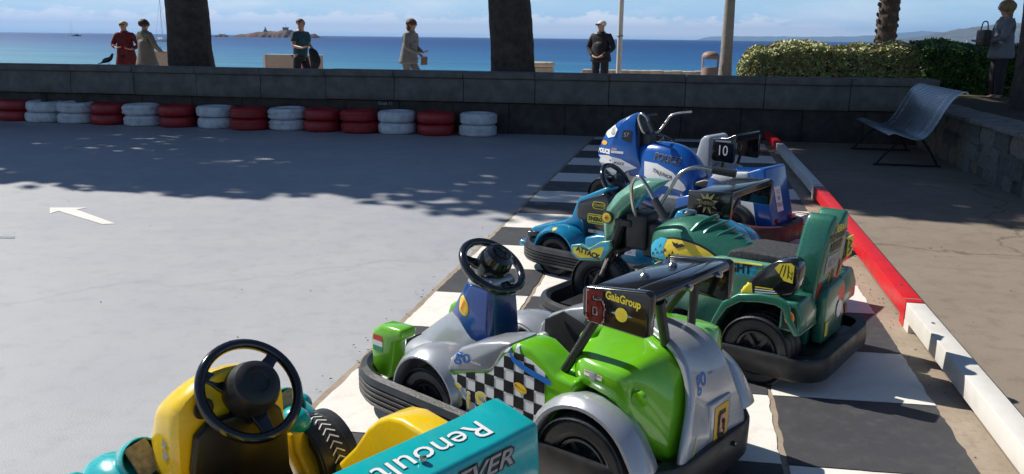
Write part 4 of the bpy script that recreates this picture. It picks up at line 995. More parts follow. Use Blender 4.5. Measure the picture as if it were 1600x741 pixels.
cowl = loft([(.245, [(0,.608),(.065,.604),(.115,.585),(.165,.552),(.186,.530),(.194,.50),(.200,.33),(.203,.12),(0,.11)]),
 (.255, [(0,.614),(.07,.610),(.12,.590),(.172,.557),(.195,.536),(.202,.50),(.208,.33),(.210,.12),(0,.11)]),
 (.33, [(0,.602),(.07,.598),(.13,.576),(.182,.545),(.202,.525),(.209,.49),(.213,.32),(.215,.12),(0,.11)]),
 (.375, [(0,.575),(.07,.570),(.13,.550),(.182,.525),(.203,.507),(.210,.465),(.214,.30),(.216,.12),(0,.11)]),
 (.405, [(0,.52),(.07,.515),(.12,.50),(.17,.475),(.192,.45),(.201,.41),(.208,.28),(.212,.12),(0,.11)]),
 (.50, [(0,.41),(.07,.405),(.11,.39),(.15,.37),(.175,.34),(.185,.30),(.195,.22),(.20,.12),(0,.11)]),
 (.64, [(0,.30),(.06,.295),(.10,.285),(.13,.27),(.15,.25),(.16,.22),(.17,.17),(.17,.12),(0,.11)]),
 (.74, [(0,.22),(.05,.215),(.08,.21),(.10,.20),(.12,.19),(.13,.17),(.14,.15),(.14,.12),(0,.11)])])
cowl.v = [(x, y*.86+.040, z) for x, y, z in cowl.v]; cowl = cowl.build('front_cowl', YEL, K, sub=1, ang=50)
q = MB(); q.prism([(-.122,.12),(-.118,.36),(-.100,.455),(-.07,.485),(.13,.485),(.172,.455),(.190,.36),(.195,.12)], .215, .2475, plane='yz'); q.build('dash_panel', mat('deep_black_plastic', (.008,.008,.009), .35), K, bev=.01)
q = MB(); q.lathe([(0,0),(.028,0),(.031,-.004),(.028,-.008),(0,-.008)], 20, c=(.240,.135,.525), axis='x', closed=False); q.build('gauge', BLM, K)
decal('sticker', cowl, star(.020, .009, 4, .4), GDC, (.315, .24, .42), (-1, 0, 0), (0, 0, 1)); decal('sticker', cowl, star(.022, .012, 3, .2), GDC, (.315, .24, .385), (-1, 0, 0), (0, 0, 1), label='small pale flower sticker')
q = MB(); q.tube([(.225,0,.50),(.33,0,.42),(.40,0,.30)], .055, 14); q.build('column_boss', BLM, K)
steering(K, (.215, 0, .545), 50, Rr=.146, tube=.0155, hub=.078, hubh=.07, colto=(.34,0,.44))
q = MB(); q.box(-.3, .22, -.22, .22, .10, .13); q.build('floor', BLM, K)
q = MB(); q.box(.16, .34, -.285, -.20, .125, .14); q.build('deck_plate', mat('speckled_plate', (.45,.44,.42), .7, var=.4, scale=90), K, bev=.003)
for x_, y_ in ((.32,-.215),(.18,-.27)):
    q = MB(); q.lathe([(0,.14),(.006,.14),(.005,.144),(0,.145)], 8, c=(x_,y_,0), axis='z', closed=False); q.build('screw', CHR, K)
# teal nose with round lamp housings
for s in (1, -1):
    q = MB(); q.ball((.50,.285*s,.215), (.16,.115,.125), 20); q.build('front_fender', TEA, K)
    q = MB(); q.ball((.555,.385*s,.262), (.045,.040,.042), 16); q.build('bulb_nose', TEA, K)
    q = MB(); q.tube([(.49,.34*s,.25),(.555,.385*s,.262)], .034, 12); q.build('nose_arm', TEA, K)
    Mx = Matrix.Rotation(R(28), 4, 'Y'); q = MB(); q.lathe([(.050,-.005),(.056,-.075),(.060,-.078),(.064,-.070),(.062,.0),(.04,.03),(0,.035),(0,.0)], 28, c=(.47,.245*s,.315), axis='x', closed=False, M=Matrix.Rotation(R(30), 4, 'Y')); lh = q.build('lamp_housing', TEA, K)
    q = MB(); q.box(-.080, -.070, -.034, .034, -.050, .050, M=Matrix.Translation((.47,.245*s,.315)) @ Matrix.Rotation(R(30), 4, 'Y') @ Matrix.Rotation(R(-14), 4, 'X')); q.build('brown_plate', mat('brown_speckle', (.34,.27,.16), .6, var=.4, scale=60), lh)
q = MB(); q.ball((.345,-.225,.325), (.058,.048,.048), 20); q.build('teal_cap', TEA, K)
q = MB(); q.rings([[(.345+dx-.05, -.222-w, z), (.345+dx+.05, -.222-w, z), (.345+dx+.05, -.222+w, z), (.345+dx-.05, -.222+w, z)] for dx, w, z in ((0,.043,.312),(-.01,.040,.25),(-.05,.034,.19),(-.08,.03,.13))]); q.build('cap_post', YEL, K, bev=.012)
ypod = [(.34,.115),(.27,.145),(.18,.215),(.09,.305),(.02,.395),(-.03,.440),(-.08,.466),(-.14,.476),(-.22,.468),(-.34,.44),(-.42,.42),(-.44,.115)]
for s in (1, -1):
    q = MB(); q.prism(ypod, .265*s, .375*s); q.build('side_pod', YEL, K, bev=.022)
q = MB(); q.prism([(-.16,.12),(-.20,.22),(-.32,.40),(-.36,.50),(-.42,.50),(-.46,.12)], -.26, .26); q.build('seat_shell', YEL, K, bev=.03)
q = MB(); q.prism([(.02,.13),(-.18,.20),(-.30,.36),(-.345,.49),(-.33,.50),(-.28,.38),(-.17,.24),(.02,.17)], -.17, .17); q.build('seat_pad', BLM, K, bev=.01)
loft([(-.40, [(0,.50),(.15,.49),(.28,.44),(.30,.30),(0,.25)]), (-.55, [(0,.46),(.15,.45),(.28,.41),(.30,.22),(0,.15)]), (-.70, [(0,.38),(.14,.37),(.25,.34),(.27,.18),(0,.13)])]).build('rear_hood', TEA, K, sub=2, ang=60)
# wing: a hollow box with raised ends
rings = []
for y_, up_, sh in ((.388,.0,0),(.380,.008,0),(.36,.013,0),(.33,.014,0),(.30,.010,0),(.26,.002,0),(.22,0,0),(-.22,0,0),(-.26,.002,0),(-.30,.010,0),(-.33,.014,0),(-.36,.013,0),(-.380,.008,0),(-.388,.0,0)):
    rings.append([(-.405-up_*.5, y_, .585+up_), (-.548, y_, .562+.10*up_), (-.556, y_, .548), (-.566, y_, .40), (-.45, y_, .40), (-.415-up_*.4, y_, .54)])
q = MB(); q.rings(rings); wg = q.build('wing', TEA, K, bev=.008)
tm_ = text_mesh('Renoult', .094, 0, .0002); decal('lettering', wg, tm_, WDC, (-.482, -.085, .58), (0, 1, 0), (-.98, 0, -.15), off=.0025, sx=1.2)
tm_ = text_mesh('Renoult', .094, 0, .0022); decal('lettering_outline', wg, tm_, mat('teal_print', (.004,.20,.22), .4), (-.482, -.085, .58), (0, 1, 0), (-.98, 0, -.15), off=.0015, sx=1.2)
decal('lettering_outline', wg, text_mesh('EVER', .062, .3, .006), BDC, (-.56, -.175, .512), (0,-1,0), (0,0,1), off=.002, sx=1.5); decal('lettering', wg, text_mesh('EVER', .062, .3, .001), GDC, (-.56, -.175, .512), (0,-1,0), (0,0,1), off=.0035, sx=1.5)
decal('grille_print', wg, grid_poly([(-.36,-.05),(-.33,.0),(-.25,.02),(.2,.02),(.36,.0),(.36,-.07),(-.36,-.07)]), BDC, (-.563, 0, .462), (0,1,0), (0,0,1), off=.002)
q = MB(); q.lathe([(0,.5765),(.010,.5765),(.009,.584),(0,.586)], 10, c=(-.50,-.03,0), axis='z', closed=False); q.build('bolt', CHR, K)
for s in (1, -1):
    q = MB(); q.tube([(-.48,.2*s,.42),(-.46,.2*s,.34)], .016, 8); q.build('wing_strut', BLM, K)

# ------------------------------------------------------------------ GREEN TRIKE
A = thing('ride_on_trike', 'dark green chopper trike with chrome handlebars, city skyline sticker and two-humped seat back', 'trike', group='electric karts parked side by side', **pose(.076, 4.33, 154))
A_ = A
bumper(A, .845, -.80, .42, rf=.30, rr=.15, zc=.085, hh=.070, split=-.02, band=(.065, .175))
fwh = wheel(A, .575, 0, .182, .090, side=1, spokes=7)
q = MB()
for i in range(44):
    a = 2*math.pi*i/44; Mx = Matrix.Translation((.575, 0, .182)) @ Matrix.Rotation(a, 4, 'Y') @ Matrix.Translation((.182, 0, 0))
    for y_ in (-.036, -.013, .012, .035): q.box(-.004, .006, y_-.008, y_+.008, -.006+.004*(y_ > 0), .005+.004*(y_ > 0), M=Mx)
q.build('tread', RUB, fwh)
for s in (1, -1):
    wheel(A, -.50, .345*s, .165, .125, side=s)
    q = MB(); q.tube([(.42,.062*s,.60),(.50,.062*s,.37)], .024, 12); q.build('fork_leg', BLM, A)
    q = MB(); q.tube([(.497,.062*s,.38),(.545,.062*s,.25)], .016, 12); q.build('fork_slider', CHR, A)
    q = MB(); q.tube([(.543,.062*s,.26),(.575,.062*s,.20),(.578,.062*s,.17)], [.026,.024,.016], 12); q.box(.52,.56,.05*s-.01,.05*s+.02,.24,.28); q.build('fork_foot', BLM, A)
q = MB(); q.box(.36,.46,-.085,.085,.56,.60); q.build('fork_yoke', BLM, A, bev=.008)
q = MB(); q.box(.42,.50,-.08,.08,.40,.43); q.build('fork_brace', BLM, A, bev=.008)
q = MB(); q.box(.27,.40,-.075,.075,.44,.64); q.box(.10,.30,-.05,.05,.40,.60); q.build('steering_head', BLM, A, bev=.02)
# handlebar: chrome tubes curl up from the clamp and back to the grips
for s, pts in ((1, [(.335,.05,.60),(.345,.09,.68),(.335,.135,.80),(.29,.15,.855),(.24,.16,.825),(.17,.175,.745)]), (-1, [(.335,-.05,.60),(.29,-.09,.66),(.24,-.12,.76),(.20,-.15,.845),(.12,-.18,.885),(.03,-.205,.875)])):
    q = MB(); q.tube(smooth_path(pts, 8), .0105, 12); hb = q.build('handlebar', CHR, A)
    e = Vector(pts[-1]); d_ = (e-Vector(pts[-2])).normalized(); q = MB(); q.tube([e-d_*.01, e+d_*.115], .021, 12); q.build('grip', RUB, hb)
# pale front cowl over the forks: a faceted nose piece
cw = MB(); rings = []
for z, xf_, xb_, w in ((.36,.56,.50,.03),(.45,.575,.485,.055),(.55,.575,.465,.080),(.64,.555,.42,.095),(.72,.50,.34,.095),(.785,.42,.25,.085),(.825,.34,.20,.055)):
    rings.append([(xb_,w*.9,z-.0),(xb_+(xf_-xb_)*.5,w,z),(xf_-.02,w*.5,z),(xf_,0,z),(xf_-.02,-w*.5,z),(xb_+(xf_-xb_)*.5,-w,z),(xb_,-w*.9,z)])
cw.rings(rings); fcw = cw.build('front_cowl', MIL, A, bev=.008)
q = MB(); q.lathe([(0,0),(.034,0),(.037,.008),(.034,.016),(0,.018)], 24, c=(.50,.085,.60), axis='y', closed=False); ind = q.build('indicator', BLK, A)
lshape(ind, oval(.055,.055), YDC, .50, .103, .60, off=.002); lshape(ind, star(.02,.006,6), RDC, .50, .103, .60, off=.004)
q = MB(); q.prism([(.505,.355),(.65,.335),(.705,.365),(.715,.415),(.65,.432),(.595,.415),(.52,.465),(.46,.48),(.45,.435)], .10, .125); wl_ = q.build('wing_flap', MIL, A, bev=.005)
ldecal('sticker', wl_, ([(0.505,0.365),(0.650,0.345),(0.700,0.370),(0.705,0.412),(0.650,0.424),(0.595,0.405),(0.520,0.452),(0.470,0.468),(0.460,0.440)], [tuple(range(9))]), CDC, .125, .002)
ldecal('sticker', wl_, ([(0.515,0.373),(0.650,0.353),(0.692,0.375),(0.697,0.405),(0.650,0.416),(0.598,0.397),(0.522,0.435),(0.490,0.440)], [tuple(range(8))]), YDC, .125, .004)
ltext(wl_, 'ATTACK', .040, BDC, .595, .13, .390, bold=.002, rot=-.18, off=.006)
# tank with ribs and sticker
tank = loft([(.24, [(0,.585),(.06,.58),(.10,.54),(.11,.47),(.10,.40),(0,.38)]), (.17, [(0,.625),(.08,.615),(.135,.57),(.15,.48),(.14,.40),(0,.36)]), (.07, [(0,.675),(.09,.66),(.155,.60),(.175,.50),(.16,.40),(0,.35)]), (-.06, [(0,.672),(.09,.655),(.155,.59),(.175,.50),(.165,.40),(0,.35)]), (-.17, [(0,.625),(.085,.61),(.145,.555),(.165,.48),(.16,.40),(0,.35)]), (-.27, [(0,.572),(.08,.56),(.14,.52),(.16,.46),(.155,.39),(0,.35)]), (-.33, [(0,.545),(.08,.535),(.135,.50),(.15,.45),(.15,.38),(0,.35)])]).build('tank', MIN, A, sub=2, ang=60)
for i in range(5):
    x = -.07-.047*i; z = .660-.028*i; q = MB(); q.tube(smooth_path([(x+.05,.125,z-.055),(x+.02,.095,z-.012),(x-.01,.03,z+.008),(x-.01,-.03,z+.008),(x+.02,-.095,z-.012),(x+.05,-.125,z-.055)], 4), .0125, 8); q.build('rib', MIN, A)
q = MB(); q.lathe([(0,0),(.035,0),(.038,.010),(.030,.018),(0,.020)], 24, c=(.06,0,.668), axis='z', closed=False); q.build('filler_cap', CHR, A)
el = [(.10+.17*math.cos(R(a))*(1 if math.cos(R(a)) > 0 else 1.55)-.06, .435+.135*math.sin(R(a))*(1 if math.sin(R(a)) > 0 else .12)) for a in range(0, 360, 12)]
vs, fs = grid_poly(el); ldecal('sticker', tank, (vs, fs), BDC, .19, .002)
vs, fs = grid_poly([(a*.955+.002, .437+(b-.437)*.93) for a, b in el]); ldecal('sticker', tank, (vs, fs), mat('amber_print', (.80,.58,.05), .4, var=.15), .19, .0035)
vs, fs = grid_poly([(a, b) for a, b in [(.205,.44),(.205,.50),(.18,.53),(.14,.555),(.10,.555),(.12,.50),(.10,.44)]]); ldecal('sticker', tank, (vs, fs), CDC, .19, .0045)
sk = MB(); svs = []; sfs = []; x = .195; k = 0
for w_, h_ in ((.018,.035),(.012,.06),(.016,.045),(.010,.09),(.018,.055),(.012,.075),(.012,.03),(.018,.05),(.012,.068),(.014,.036),(.016,.055),(.012,.04),(.018,.05),(.012,.03),(.016,.045),(.014,.026),(.018,.036),(.014,.022),(.018,.028),(.014,.016)):
    n_ = len(svs); svs += [(x,.43),(x-w_,.43),(x-w_,.43+h_*.9),(x-w_*.5,.436+h_*.95),(x,.43+h_*.85)]; sfs.append((n_,n_+1,n_+2,n_+3,n_+4)); x -= w_*1.12
ldecal('skyline_print', tank, (svs, sfs), BDC, .19, .006)
ldecal('bird_print', tank, ([(.07,.548),(.05,.540),(.035,.545),(.03,.538),(.01,.545),(-.01,.536),(.015,.525),(.035,.518),(.055,.525)], [tuple(range(9))]), BDC, .19, .006)
# seat, flank, body
q = MB(); q.prism([(-.22,.505),(-.24,.548),(-.30,.560),(-.50,.560),(-.60,.565),(-.60,.505)], -.155, .155); q.build('seat_pad', mat('speckled_grip', (.03,.032,.035), .8, var=.8, scale=70), A, bev=.01)
q = MB(); q.prism([(.16,.33),(.16,.42),(-.02,.475),(-.20,.515),(-.60,.525),(-.62,.40),(-.42,.395),(-.34,.34),(-.26,.14),(-.16,.10),(-.06,.20),(.06,.22)], -.185, .185); fl = q.build('body', MIL, A, bev=.012)
ldecal('sticker', fl, ([(.02,.425),(.02,.465),(-.20,.504),(-.40,.512),(-.385,.45),(-.20,.44)], [tuple(range(6))]), CDC, .186, .002)
ldecal('sticker', fl, ([(-.05,.475),(-.2,.507),(-.42,.517),(-.42,.510),(-.2,.500),(-.05,.468)], [tuple(range(6))]), YDC, .186, .004)
ltext(fl, 'KNIGHT', .062, BDC, -.265, .187, .475, bold=.0025, rot=.05, off=.005, sx=.92)
q = MB()
for k in range(2):
    for j in range(5): q.lathe([(0,-.006),(.052-.004*(j % 2),-.006),(.052-.004*(j % 2),.006),(0,.006)], 18, c=(.02+.13*k, .10, .20+.022*j), axis='z', closed=False)
q.build('engine', STE, A)
q = MB(); q.tube(smooth_path([(.14,.12,.24),(.02,.17,.12),(-.20,.19,.10),(-.30,.19,.10)], 6), .022, 10); q.build('exhaust_pipe', CHR, A)
for s in (1, -1):
    # angular rear mudguard
    out_ = [(-.235,.13),(-.285,.28),(-.325,.365),(-.40,.418),(-.50,.438),(-.585,.440),(-.645,.415),(-.655,.36),(-.70,.28)]; inn = [(-.262,.13),(-.312,.27),(-.350,.335),(-.412,.380),(-.50,.396),(-.575,.398),(-.610,.385),(-.625,.34),(-.67,.27)]
    q = MB(); q.rings([[(a[0],.17*s,a[1]),(a[0]*1.0,.405*s,a[1]),(b[0],.405*s,b[1]),(b[0],.17*s,b[1])] for a, b in zip(out_, inn)]); q.build('rear_fender', MIN, A, bev=.008)
    q = MB(); q.prism([(-.595,.285),(-.60,.425),(-.675,.430),(-.70,.36),(-.70,.285)], .20*s, .398*s); lb = q.build('lamp_block', MIN, A, bev=.012)
    if s == 1:
        ldecal('sticker', lb, ([(-.61,.30),(-.612,.40),(-.665,.405),(-.685,.30)], [(0,1,2,3)]), BDC, .398, .002); lshape(lb, oval(.045,.06), ODC, -.645, .40, .355, off=.004); lshape(lb, oval(.028,.04), RDC, -.645, .40, .355, off=.006)
    pd = [(-.395,.405),(-.40,.435),(-.45,.50),(-.52,.570),(-.56,.600),(-.63,.618),(-.655,.60),(-.664,.57),(-.664,.50),(-.645,.455),(-.59,.432)]
    q = MB(); q.prism(pd, .285*s, .385*s); p = q.build('side_pod', BLK, A, bev=.014)
    if s == 1:
        ldecal('sticker', p, ([(-.41,.415),(-.412,.445),(-.44,.468),(-.46,.472),(-.57,.462),(-.60,.445),(-.585,.438)], [tuple(range(7))]), BDC, .386, .002)
        ldecal('sticker', p, ([(-.405,.412),(-.408,.452),(-.43,.474),(-.455,.478),(-.465,.415)], [tuple(range(5))]), YDC, .386, .0035)
        for k in range(4): ldecal('stripe', p, ([(-.472,.424+.012*k),(-.472,.430+.012*k),(-.585+.01*k,.446+.008*k),(-.585+.01*k,.441+.008*k)], [(0,1,2,3)]), YDC if k in (0,3) else WDC, .386, .004)
        ldecal('sticker', p, ([(-.555,.565),(-.575,.59),(-.625,.600),(-.642,.59),(-.64,.51),(-.60,.515)], [tuple(range(6))]), YDC, .386, .0035)
        for k in range(3): ldecal('stripe', p, ([(-.575-.02*k,.535+.0*k),(-.58-.02*k,.535),(-.595-.012*k,.588),(-.590-.012*k,.588)], [(0,1,2,3)]), BDC, .386, .005)
        ltext(p, 'ZZ', .03, BDC, -.628, .386, .545, rot=1.5, off=.0055)
    else:
        q = MB(); q.box(-.668,-.664,-.375,-.295,.50,.60); e_ = q.build('end_sticker', YDC, p)
        decal('stripe', e_, text_mesh('W', .07, 0, .002), BDC, (-.668,-.335,.55), Ru, Rv, off=.003, rot=1.57)
# two-humped seat back with inset panels, leaning back
def sbx(x, z): return x-.10*(z-.45)
hump = [(y_*.80, z) for y_, z in [(.215,.15),(.215,.46),(.195,.60),(.165,.715),(.135,.765),(.100,.782),(.065,.765),(.035,.735),(0,.722),(-.035,.735),(-.065,.765),(-.100,.782),(-.135,.765),(-.165,.715),(-.195,.60),(-.215,.46),(-.215,.15)]]
q = MB(); rings = []
for xo in (-.55, -.680): rings.append([(sbx(xo, z)+(.0 if z > .3 else 0), y_, z) for y_, z in hump])
q.rings(rings); sb = q.build('seat_back', MIN, A, bev=.022)
def sbd(shp, m, y_, z_, off=.002, name='sticker', rot=0): return decal(name, sb, shp, m, (-.73, y_, z_), Ru, (-.1, 0, 1), off=off, rot=rot)
q = MB(); q.prism([(-.15,.17),(-.15,.40),(-.11,.44),(.11,.44),(.15,.40),(.15,.17)], -.720, -.665, plane='yz'); hb_ = q.build('rear_box', MIN, A, bev=.018)
sbd(text_mesh('THE KNIGHT', .040, 0, .003), BDC, 0, .665, .003, 'lettering'); sbd(text_mesh('NIGHT', .052, 0, .004), BDC, 0, .615, .003, 'lettering'); sbd(text_mesh('ALIEN', .045, 0, .001), YDC, 0, .70, .004, 'lettering')
sbd(rect(.17,.09), GDC, .02, .535); sbd(text_mesh('EC 1', .05), mat('faint_print', (.22,.24,.26), .5), .02, .535, .004, 'lettering')
sbd(rect(.075,.095), YDC, -.02, .455); sbd(rect(.050,.070), BDC, -.02, .455, .004); sbd(rect(.05,.075), RDC, .135, .42); sbd(rect(.055,.085), RDC, -.14, .48); sbd(oval(.03,.035), ODC, -.14, .48, .004)
decal('sticker', hb_, oval(.075,.085), WDC, (-.72, -.06, .30), Ru, Rv, off=.003); decal('sticker', hb_, rect(.04,.07), YDC, (-.72, .11, .24), Ru, Rv, off=.003)
q = MB(); q.box(-.76,-.60,-.25,.25,.10,.16); q.build('rear_chassis', BLM, A, bev=.01)
q = MB(); q.box(-.55,.35,-.10,.10,.12,.34); q.build('frame', BLM, A, bev=.02)

# ------------------------------------------------------------------ BLUE KART
B = thing('kiddie_kart', 'cyan blue kart with black dash panel and a gold burst on its black wing', 'kart', group='electric karts parked side by side', **pose(-.28, 5.42, 154))
bumper(B, .80, -.80, .40, rf=.30, rr=.22, zc=.135, hh=.062, split=-.22, band=(.08, .20))
for s in (1, -1):
    w_ = wheel(B, .45, .30*s, .135, .10, side=s); wheel(B, -.50, .33*s, .165, .12, side=s)
    fender(B, .45, .15, .180, .150, -8, 178, .18*s, .365*s, CYA, 'front_fender', dome=.012, foot=[(.0,-.04)])
    fender(B, -.50, .17, .215, .19, 5, 165, .22*s, .39*s, CYA, 'rear_fender', dome=.01)
    q = MB(); q.prism([(.22,.13),(.22,.30),(.12,.33),(-.05,.34),(-.22,.40),(-.32,.42),(-.34,.13)], .19*s, .34*s); sp = q.build('side_pod', CYA, B, bev=.015)
    if s == 1:
        lshape(sp, rect(.12,.04), WDC, -.10, .34, .26); ltext(sp, 'TURBO', .034, BDL, -.10, .34, .26, off=.004)
lshape([o for o in bpy.data.objects if o.parent == B and o.name.startswith('front_fender')][0], star(.030,.012,3,.5), YDC, .45, .36, .325)
# sloping cyan nose that rises to the dash
q = MB(); q.prism([(.80,.175),(.795,.235),(.76,.262),(.50,.345),(.445,.38),(.40,.50),(.385,.515),(.18,.612),(.15,.60),(.30,.46),(.34,.34),(.30,.20),(.30,.15)], -.165, .165); nz_ = q.build('nose_cowl', CYA, B, bev=.016)
q = MB(); q.box(.72,.80,-.28,.28,.145,.185); q.build('nose_lip', CYA, B, bev=.016)
q = MB(); q.box(.70,.79,-.20,.20,.186,.235); q.build('nose_grille', BLK, B, bev=.012)
q = MB(); q.prism([(.345,.345),(.40,.40),(.385,.49),(.185,.575),(.145,.56),(.10,.42),(.095,.20),(.30,.20)], -.185, .185); dp = q.build('dash_panel', BLK, B, bev=.018)
q = MB(); q.prism([(.06,.19),(.06,.42),(.10,.435),(.115,.20)], -.17, .17); q.build('console', BLM, B, bev=.008)
def rrp(w, h, r=.25):
    return grid_poly([((w/2-h*r)*cx+h*r*math.cos(R(a)), (h/2-h*r)*cy+h*r*math.sin(R(a))) for cx, cy, a0 in ((1,1,0),(-1,1,90),(-1,-1,180),(1,-1,270)) for a in range(a0, a0+91, 30)])
lshape(dp, rrp(.150,.066), YDC, .225, .19, .395); lshape(dp, rrp(.138,.054), BDC, .225, .19, .395, off=.0035); lshape(dp, rrp(.128,.044), YDC, .225, .19, .395, off=.005); ltext(dp, 'ENERGY', .036, BDC, .225, .19, .395, bold=.002, off=.0065, sx=.9)
lshape(dp, rrp(.100,.05,.45), YDC, .215, .19, .488); lshape(dp, rrp(.088,.038,.45), BDC, .215, .19, .488, off=.0035); ltext(dp, 'POWER', .026, YDC, .215, .19, .488, off=.005)
lshape(dp, rrp(.12,.022), GDC, .23, .19, .31); ltext(dp, '06', .022, BDC, .24, .19, .31, off=.004)
steering(B, (.20, 0, .615), 55, Rr=.135, tube=.017, hub=.055, hubh=.05, colto=(.27,0,.52))
q = MB(); q.prism([(.06,.14),(.02,.18),(-.20,.22),(-.29,.42),(-.34,.53),(-.42,.53),(-.46,.14)], -.18, .18); q.build('seat_shell', CYA, B, bev=.02)
q = MB(); q.prism([(0,.185),(-.18,.235),(-.265,.42),(-.31,.52),(-.295,.53),(-.245,.43),(-.165,.26),(0,.21)], -.14, .14); q.build('seat_pad', BLM, B, bev=.01)
loft([(-.34, [(0,.50),(.12,.49),(.22,.45),(.26,.35),(0,.25)]), (-.48, [(0,.49),(.14,.48),(.26,.43),(.30,.30),(0,.22)]), (-.62, [(0,.45),(.14,.44),(.26,.40),(.30,.22),(0,.15)]), (-.74, [(0,.36),(.12,.35),(.22,.31),(.26,.18),(0,.13)])]).build('rear_hood', CYA, B, sub=2, ang=60)
for s in (1, -1):
    q = MB(); q.prism([(-.475,.69),(-.735,.71),(-.75,.70),(-.745,.55),(-.72,.545),(-.50,.55),(-.475,.57)], .285*s, .315*s); e = q.build('wing_endplate', BLK, B, bev=.007)
    if s == 1:
        lshape(e, star(.072,.030,9,.2), GOL, -.60, .316, .635); lshape(e, oval(.10,.05), BDC, -.60, .316, .63, off=.0035); ltext(e, 'ENERGY', .028, GOL, -.60, .316, .63, shear=.3, off=.005)
q = MB(); q.prism([(-.50,.665),(-.50,.685),(-.60,.692),(-.72,.715),(-.74,.71),(-.745,.67),(-.72,.655),(-.62,.672)], -.284, .284); q.build('wing_blade', BLK, B, bev=.005)
for s in (1, -1): q = MB(); q.tube([(-.52,.20*s,.45),(-.60,.22*s,.67)], .015, 8); q.build('wing_strut', BLM, B)

# ------------------------------------------------------------------ BLUE POLICE MOTORCYCLE RIDE
C = thing('ride_on_motorcycle', 'blue and white police motorcycle ride with fairing, chrome handlebars and rear box', 'ride-on bike', group='electric karts parked side by side', **pose(0, 6.95, 151))
bumper(C, .98, -.93, .34, rf=.26, rr=.2, zc=.095, hh=.05, split=-.3, band=(.06, .20), band_m=mat('dark_maroon_rubber', (.05,.012,.014), .5, var=.2))
wheel(C, .80, 0, .165, .10, z=.19, side=1); wheel(C, -.55, .22, .165, .11, side=1); wheel(C, -.55, -.22, .165, .11, side=-1)
q = MB(); q.rings([[(xb_,w*.85,z),(xb_+(xf_-xb_)*.55,w,z),(xf_-.04,w*.6,z),(xf_,0,z),(xf_-.04,-w*.6,z),(xb_+(xf_-xb_)*.55,-w,z),(xb_,-w*.85,z)] for z, xf_, xb_, w in ((.22,.50,.30,.10),(.32,.62,.30,.13),(.42,.76,.32,.15),(.50,.86,.36,.16),(.58,.875,.40,.16),(.67,.85,.43,.15),(.77,.80,.45,.135),(.86,.69,.47,.11),(.925,.56,.47,.075),(.945,.50,.46,.045))])
fr_ = q.build('fairing', BLU, C, bev=.010)
q = MB(); q.prism([(.435,.60),(.455,.92),(.44,.925),(.42,.64)], -.09, .09); q.build('fairing_inner', BLM, C, bev=.006)
ldecal('sticker', fr_, grid_poly([(.87,.52),(.84,.56),(.70,.575),(.56,.555),(.40,.495),(.50,.46),(.58,.40),(.66,.36),(.74,.41),(.84,.48)]), WDC, .19, .003)
ltext(fr_, 'POLICE', .030, BDC, .575, .2, .515, bold=.001, off=.006, shear=.2); lshape(fr_, star(.012,.005,6), BDC, .665, .2, .535, off=.006)
lshape(fr_, star(.075,.045,6,.5), GOL, .485, .2, .385, off=.006); lshape(fr_, star(.055,.034,6,.5), GDC, .485, .2, .385, off=.0075); lshape(fr_, oval(.04,.04), GOL, .485, .2, .385, off=.009)
ldecal('sticker', fr_, grid_poly([(.83,.79),(.80,.83),(.69,.84),(.62,.80),(.64,.74),(.72,.72)]), WDC, .16, .004); lshape(fr_, oval(.05,.07), GDC, .67, .18, .785, off=.006)
lshape(fr_, oval(.075,.038), ODC, .76, .19, .675, off=.005); ltext(fr_, 'POLICE', .05, WDC, .755, .2, .605, bold=.004, off=.005); lshape(fr_, rect(.12,.02), WDC, .60, .2, .61, off=.004); lshape(fr_, rect(.05,.018), PDC, .63, .2, .635, off=.005)
ldecal('sticker', fr_, grid_poly([(.57,.72),(.565,.80),(.48,.80),(.48,.70)]), BDC, .17, .004); ltext(fr_, '57', .05, GDC, .53, .18, .76, off=.006)
q = MB(); q.ball((.83,-.165,.50), (.085,.045,.028), 16); q.build('fairing_wing', WHP, C)
for s, pts in ((1, [(.40,.03,.77),(.42,.06,.80),(.43,.11,.90),(.40,.13,.945),(.34,.14,.93),(.30,.15,.88)]), (-1, [(.40,-.03,.77),(.34,-.07,.79),(.30,-.12,.87),(.27,-.15,.925),(.20,-.17,.95),(.10,-.19,.965)])):
    q = MB(); q.tube(smooth_path(pts, 8), .0105, 12); hb = q.build('handlebar', CHR, C)
    if s == 1: e = Vector(pts[-1]); d_ = (e-Vector(pts[-2])).normalized(); q = MB(); q.tube([e-d_*.01, e+d_*.09], .020, 12); q.build('grip', RUB, hb)
q = MB(); q.tube([(.38,-.10,.93),(.36,.02,.935),(.36,.12,.93)], .008, 8); q.build('cross_bar', BLM, C)
q = MB(); q.box(.34,.43,-.05,.05,.60,.78); q.build('steering_head', BLM, C, bev=.01)
tk = loft([(.52, [(0,.58),(.05,.57),(.08,.52),(.11,.40),(.11,.22),(0,.18)]), (.45, [(0,.685),(.06,.675),(.10,.62),(.13,.44),(.13,.20),(0,.16)]), (.36, [(0,.712),(.07,.70),(.115,.64),(.15,.46),(.145,.18),(0,.14)]), (.26, [(0,.725),(.08,.715),(.13,.65),(.165,.48),(.155,.16),(0,.12)]), (.14, [(0,.725),(.085,.712),(.14,.65),(.172,.48),(.16,.14),(0,.11)]), (.02, [(0,.700),(.08,.685),(.135,.62),(.170,.46),(.16,.14),(0,.11)]), (-.08, [(0,.615),(.075,.60),(.125,.54),(.16,.42),(.155,.14),(0,.11)]), (-.16, [(0,.48),(.07,.47),(.12,.44),(.14,.38),(.14,.15),(0,.12)])]).build('tank_body', BLU, C, sub=2, ang=60)
ltext(tk, 'POLICE', .072, GDC, .12, .2, .60, bold=.004, rot=-.10, off=.003); ltext(tk, 'POLICE', .072, BDC, .12, .2, .60, bold=.001, rot=-.10, off=.005)
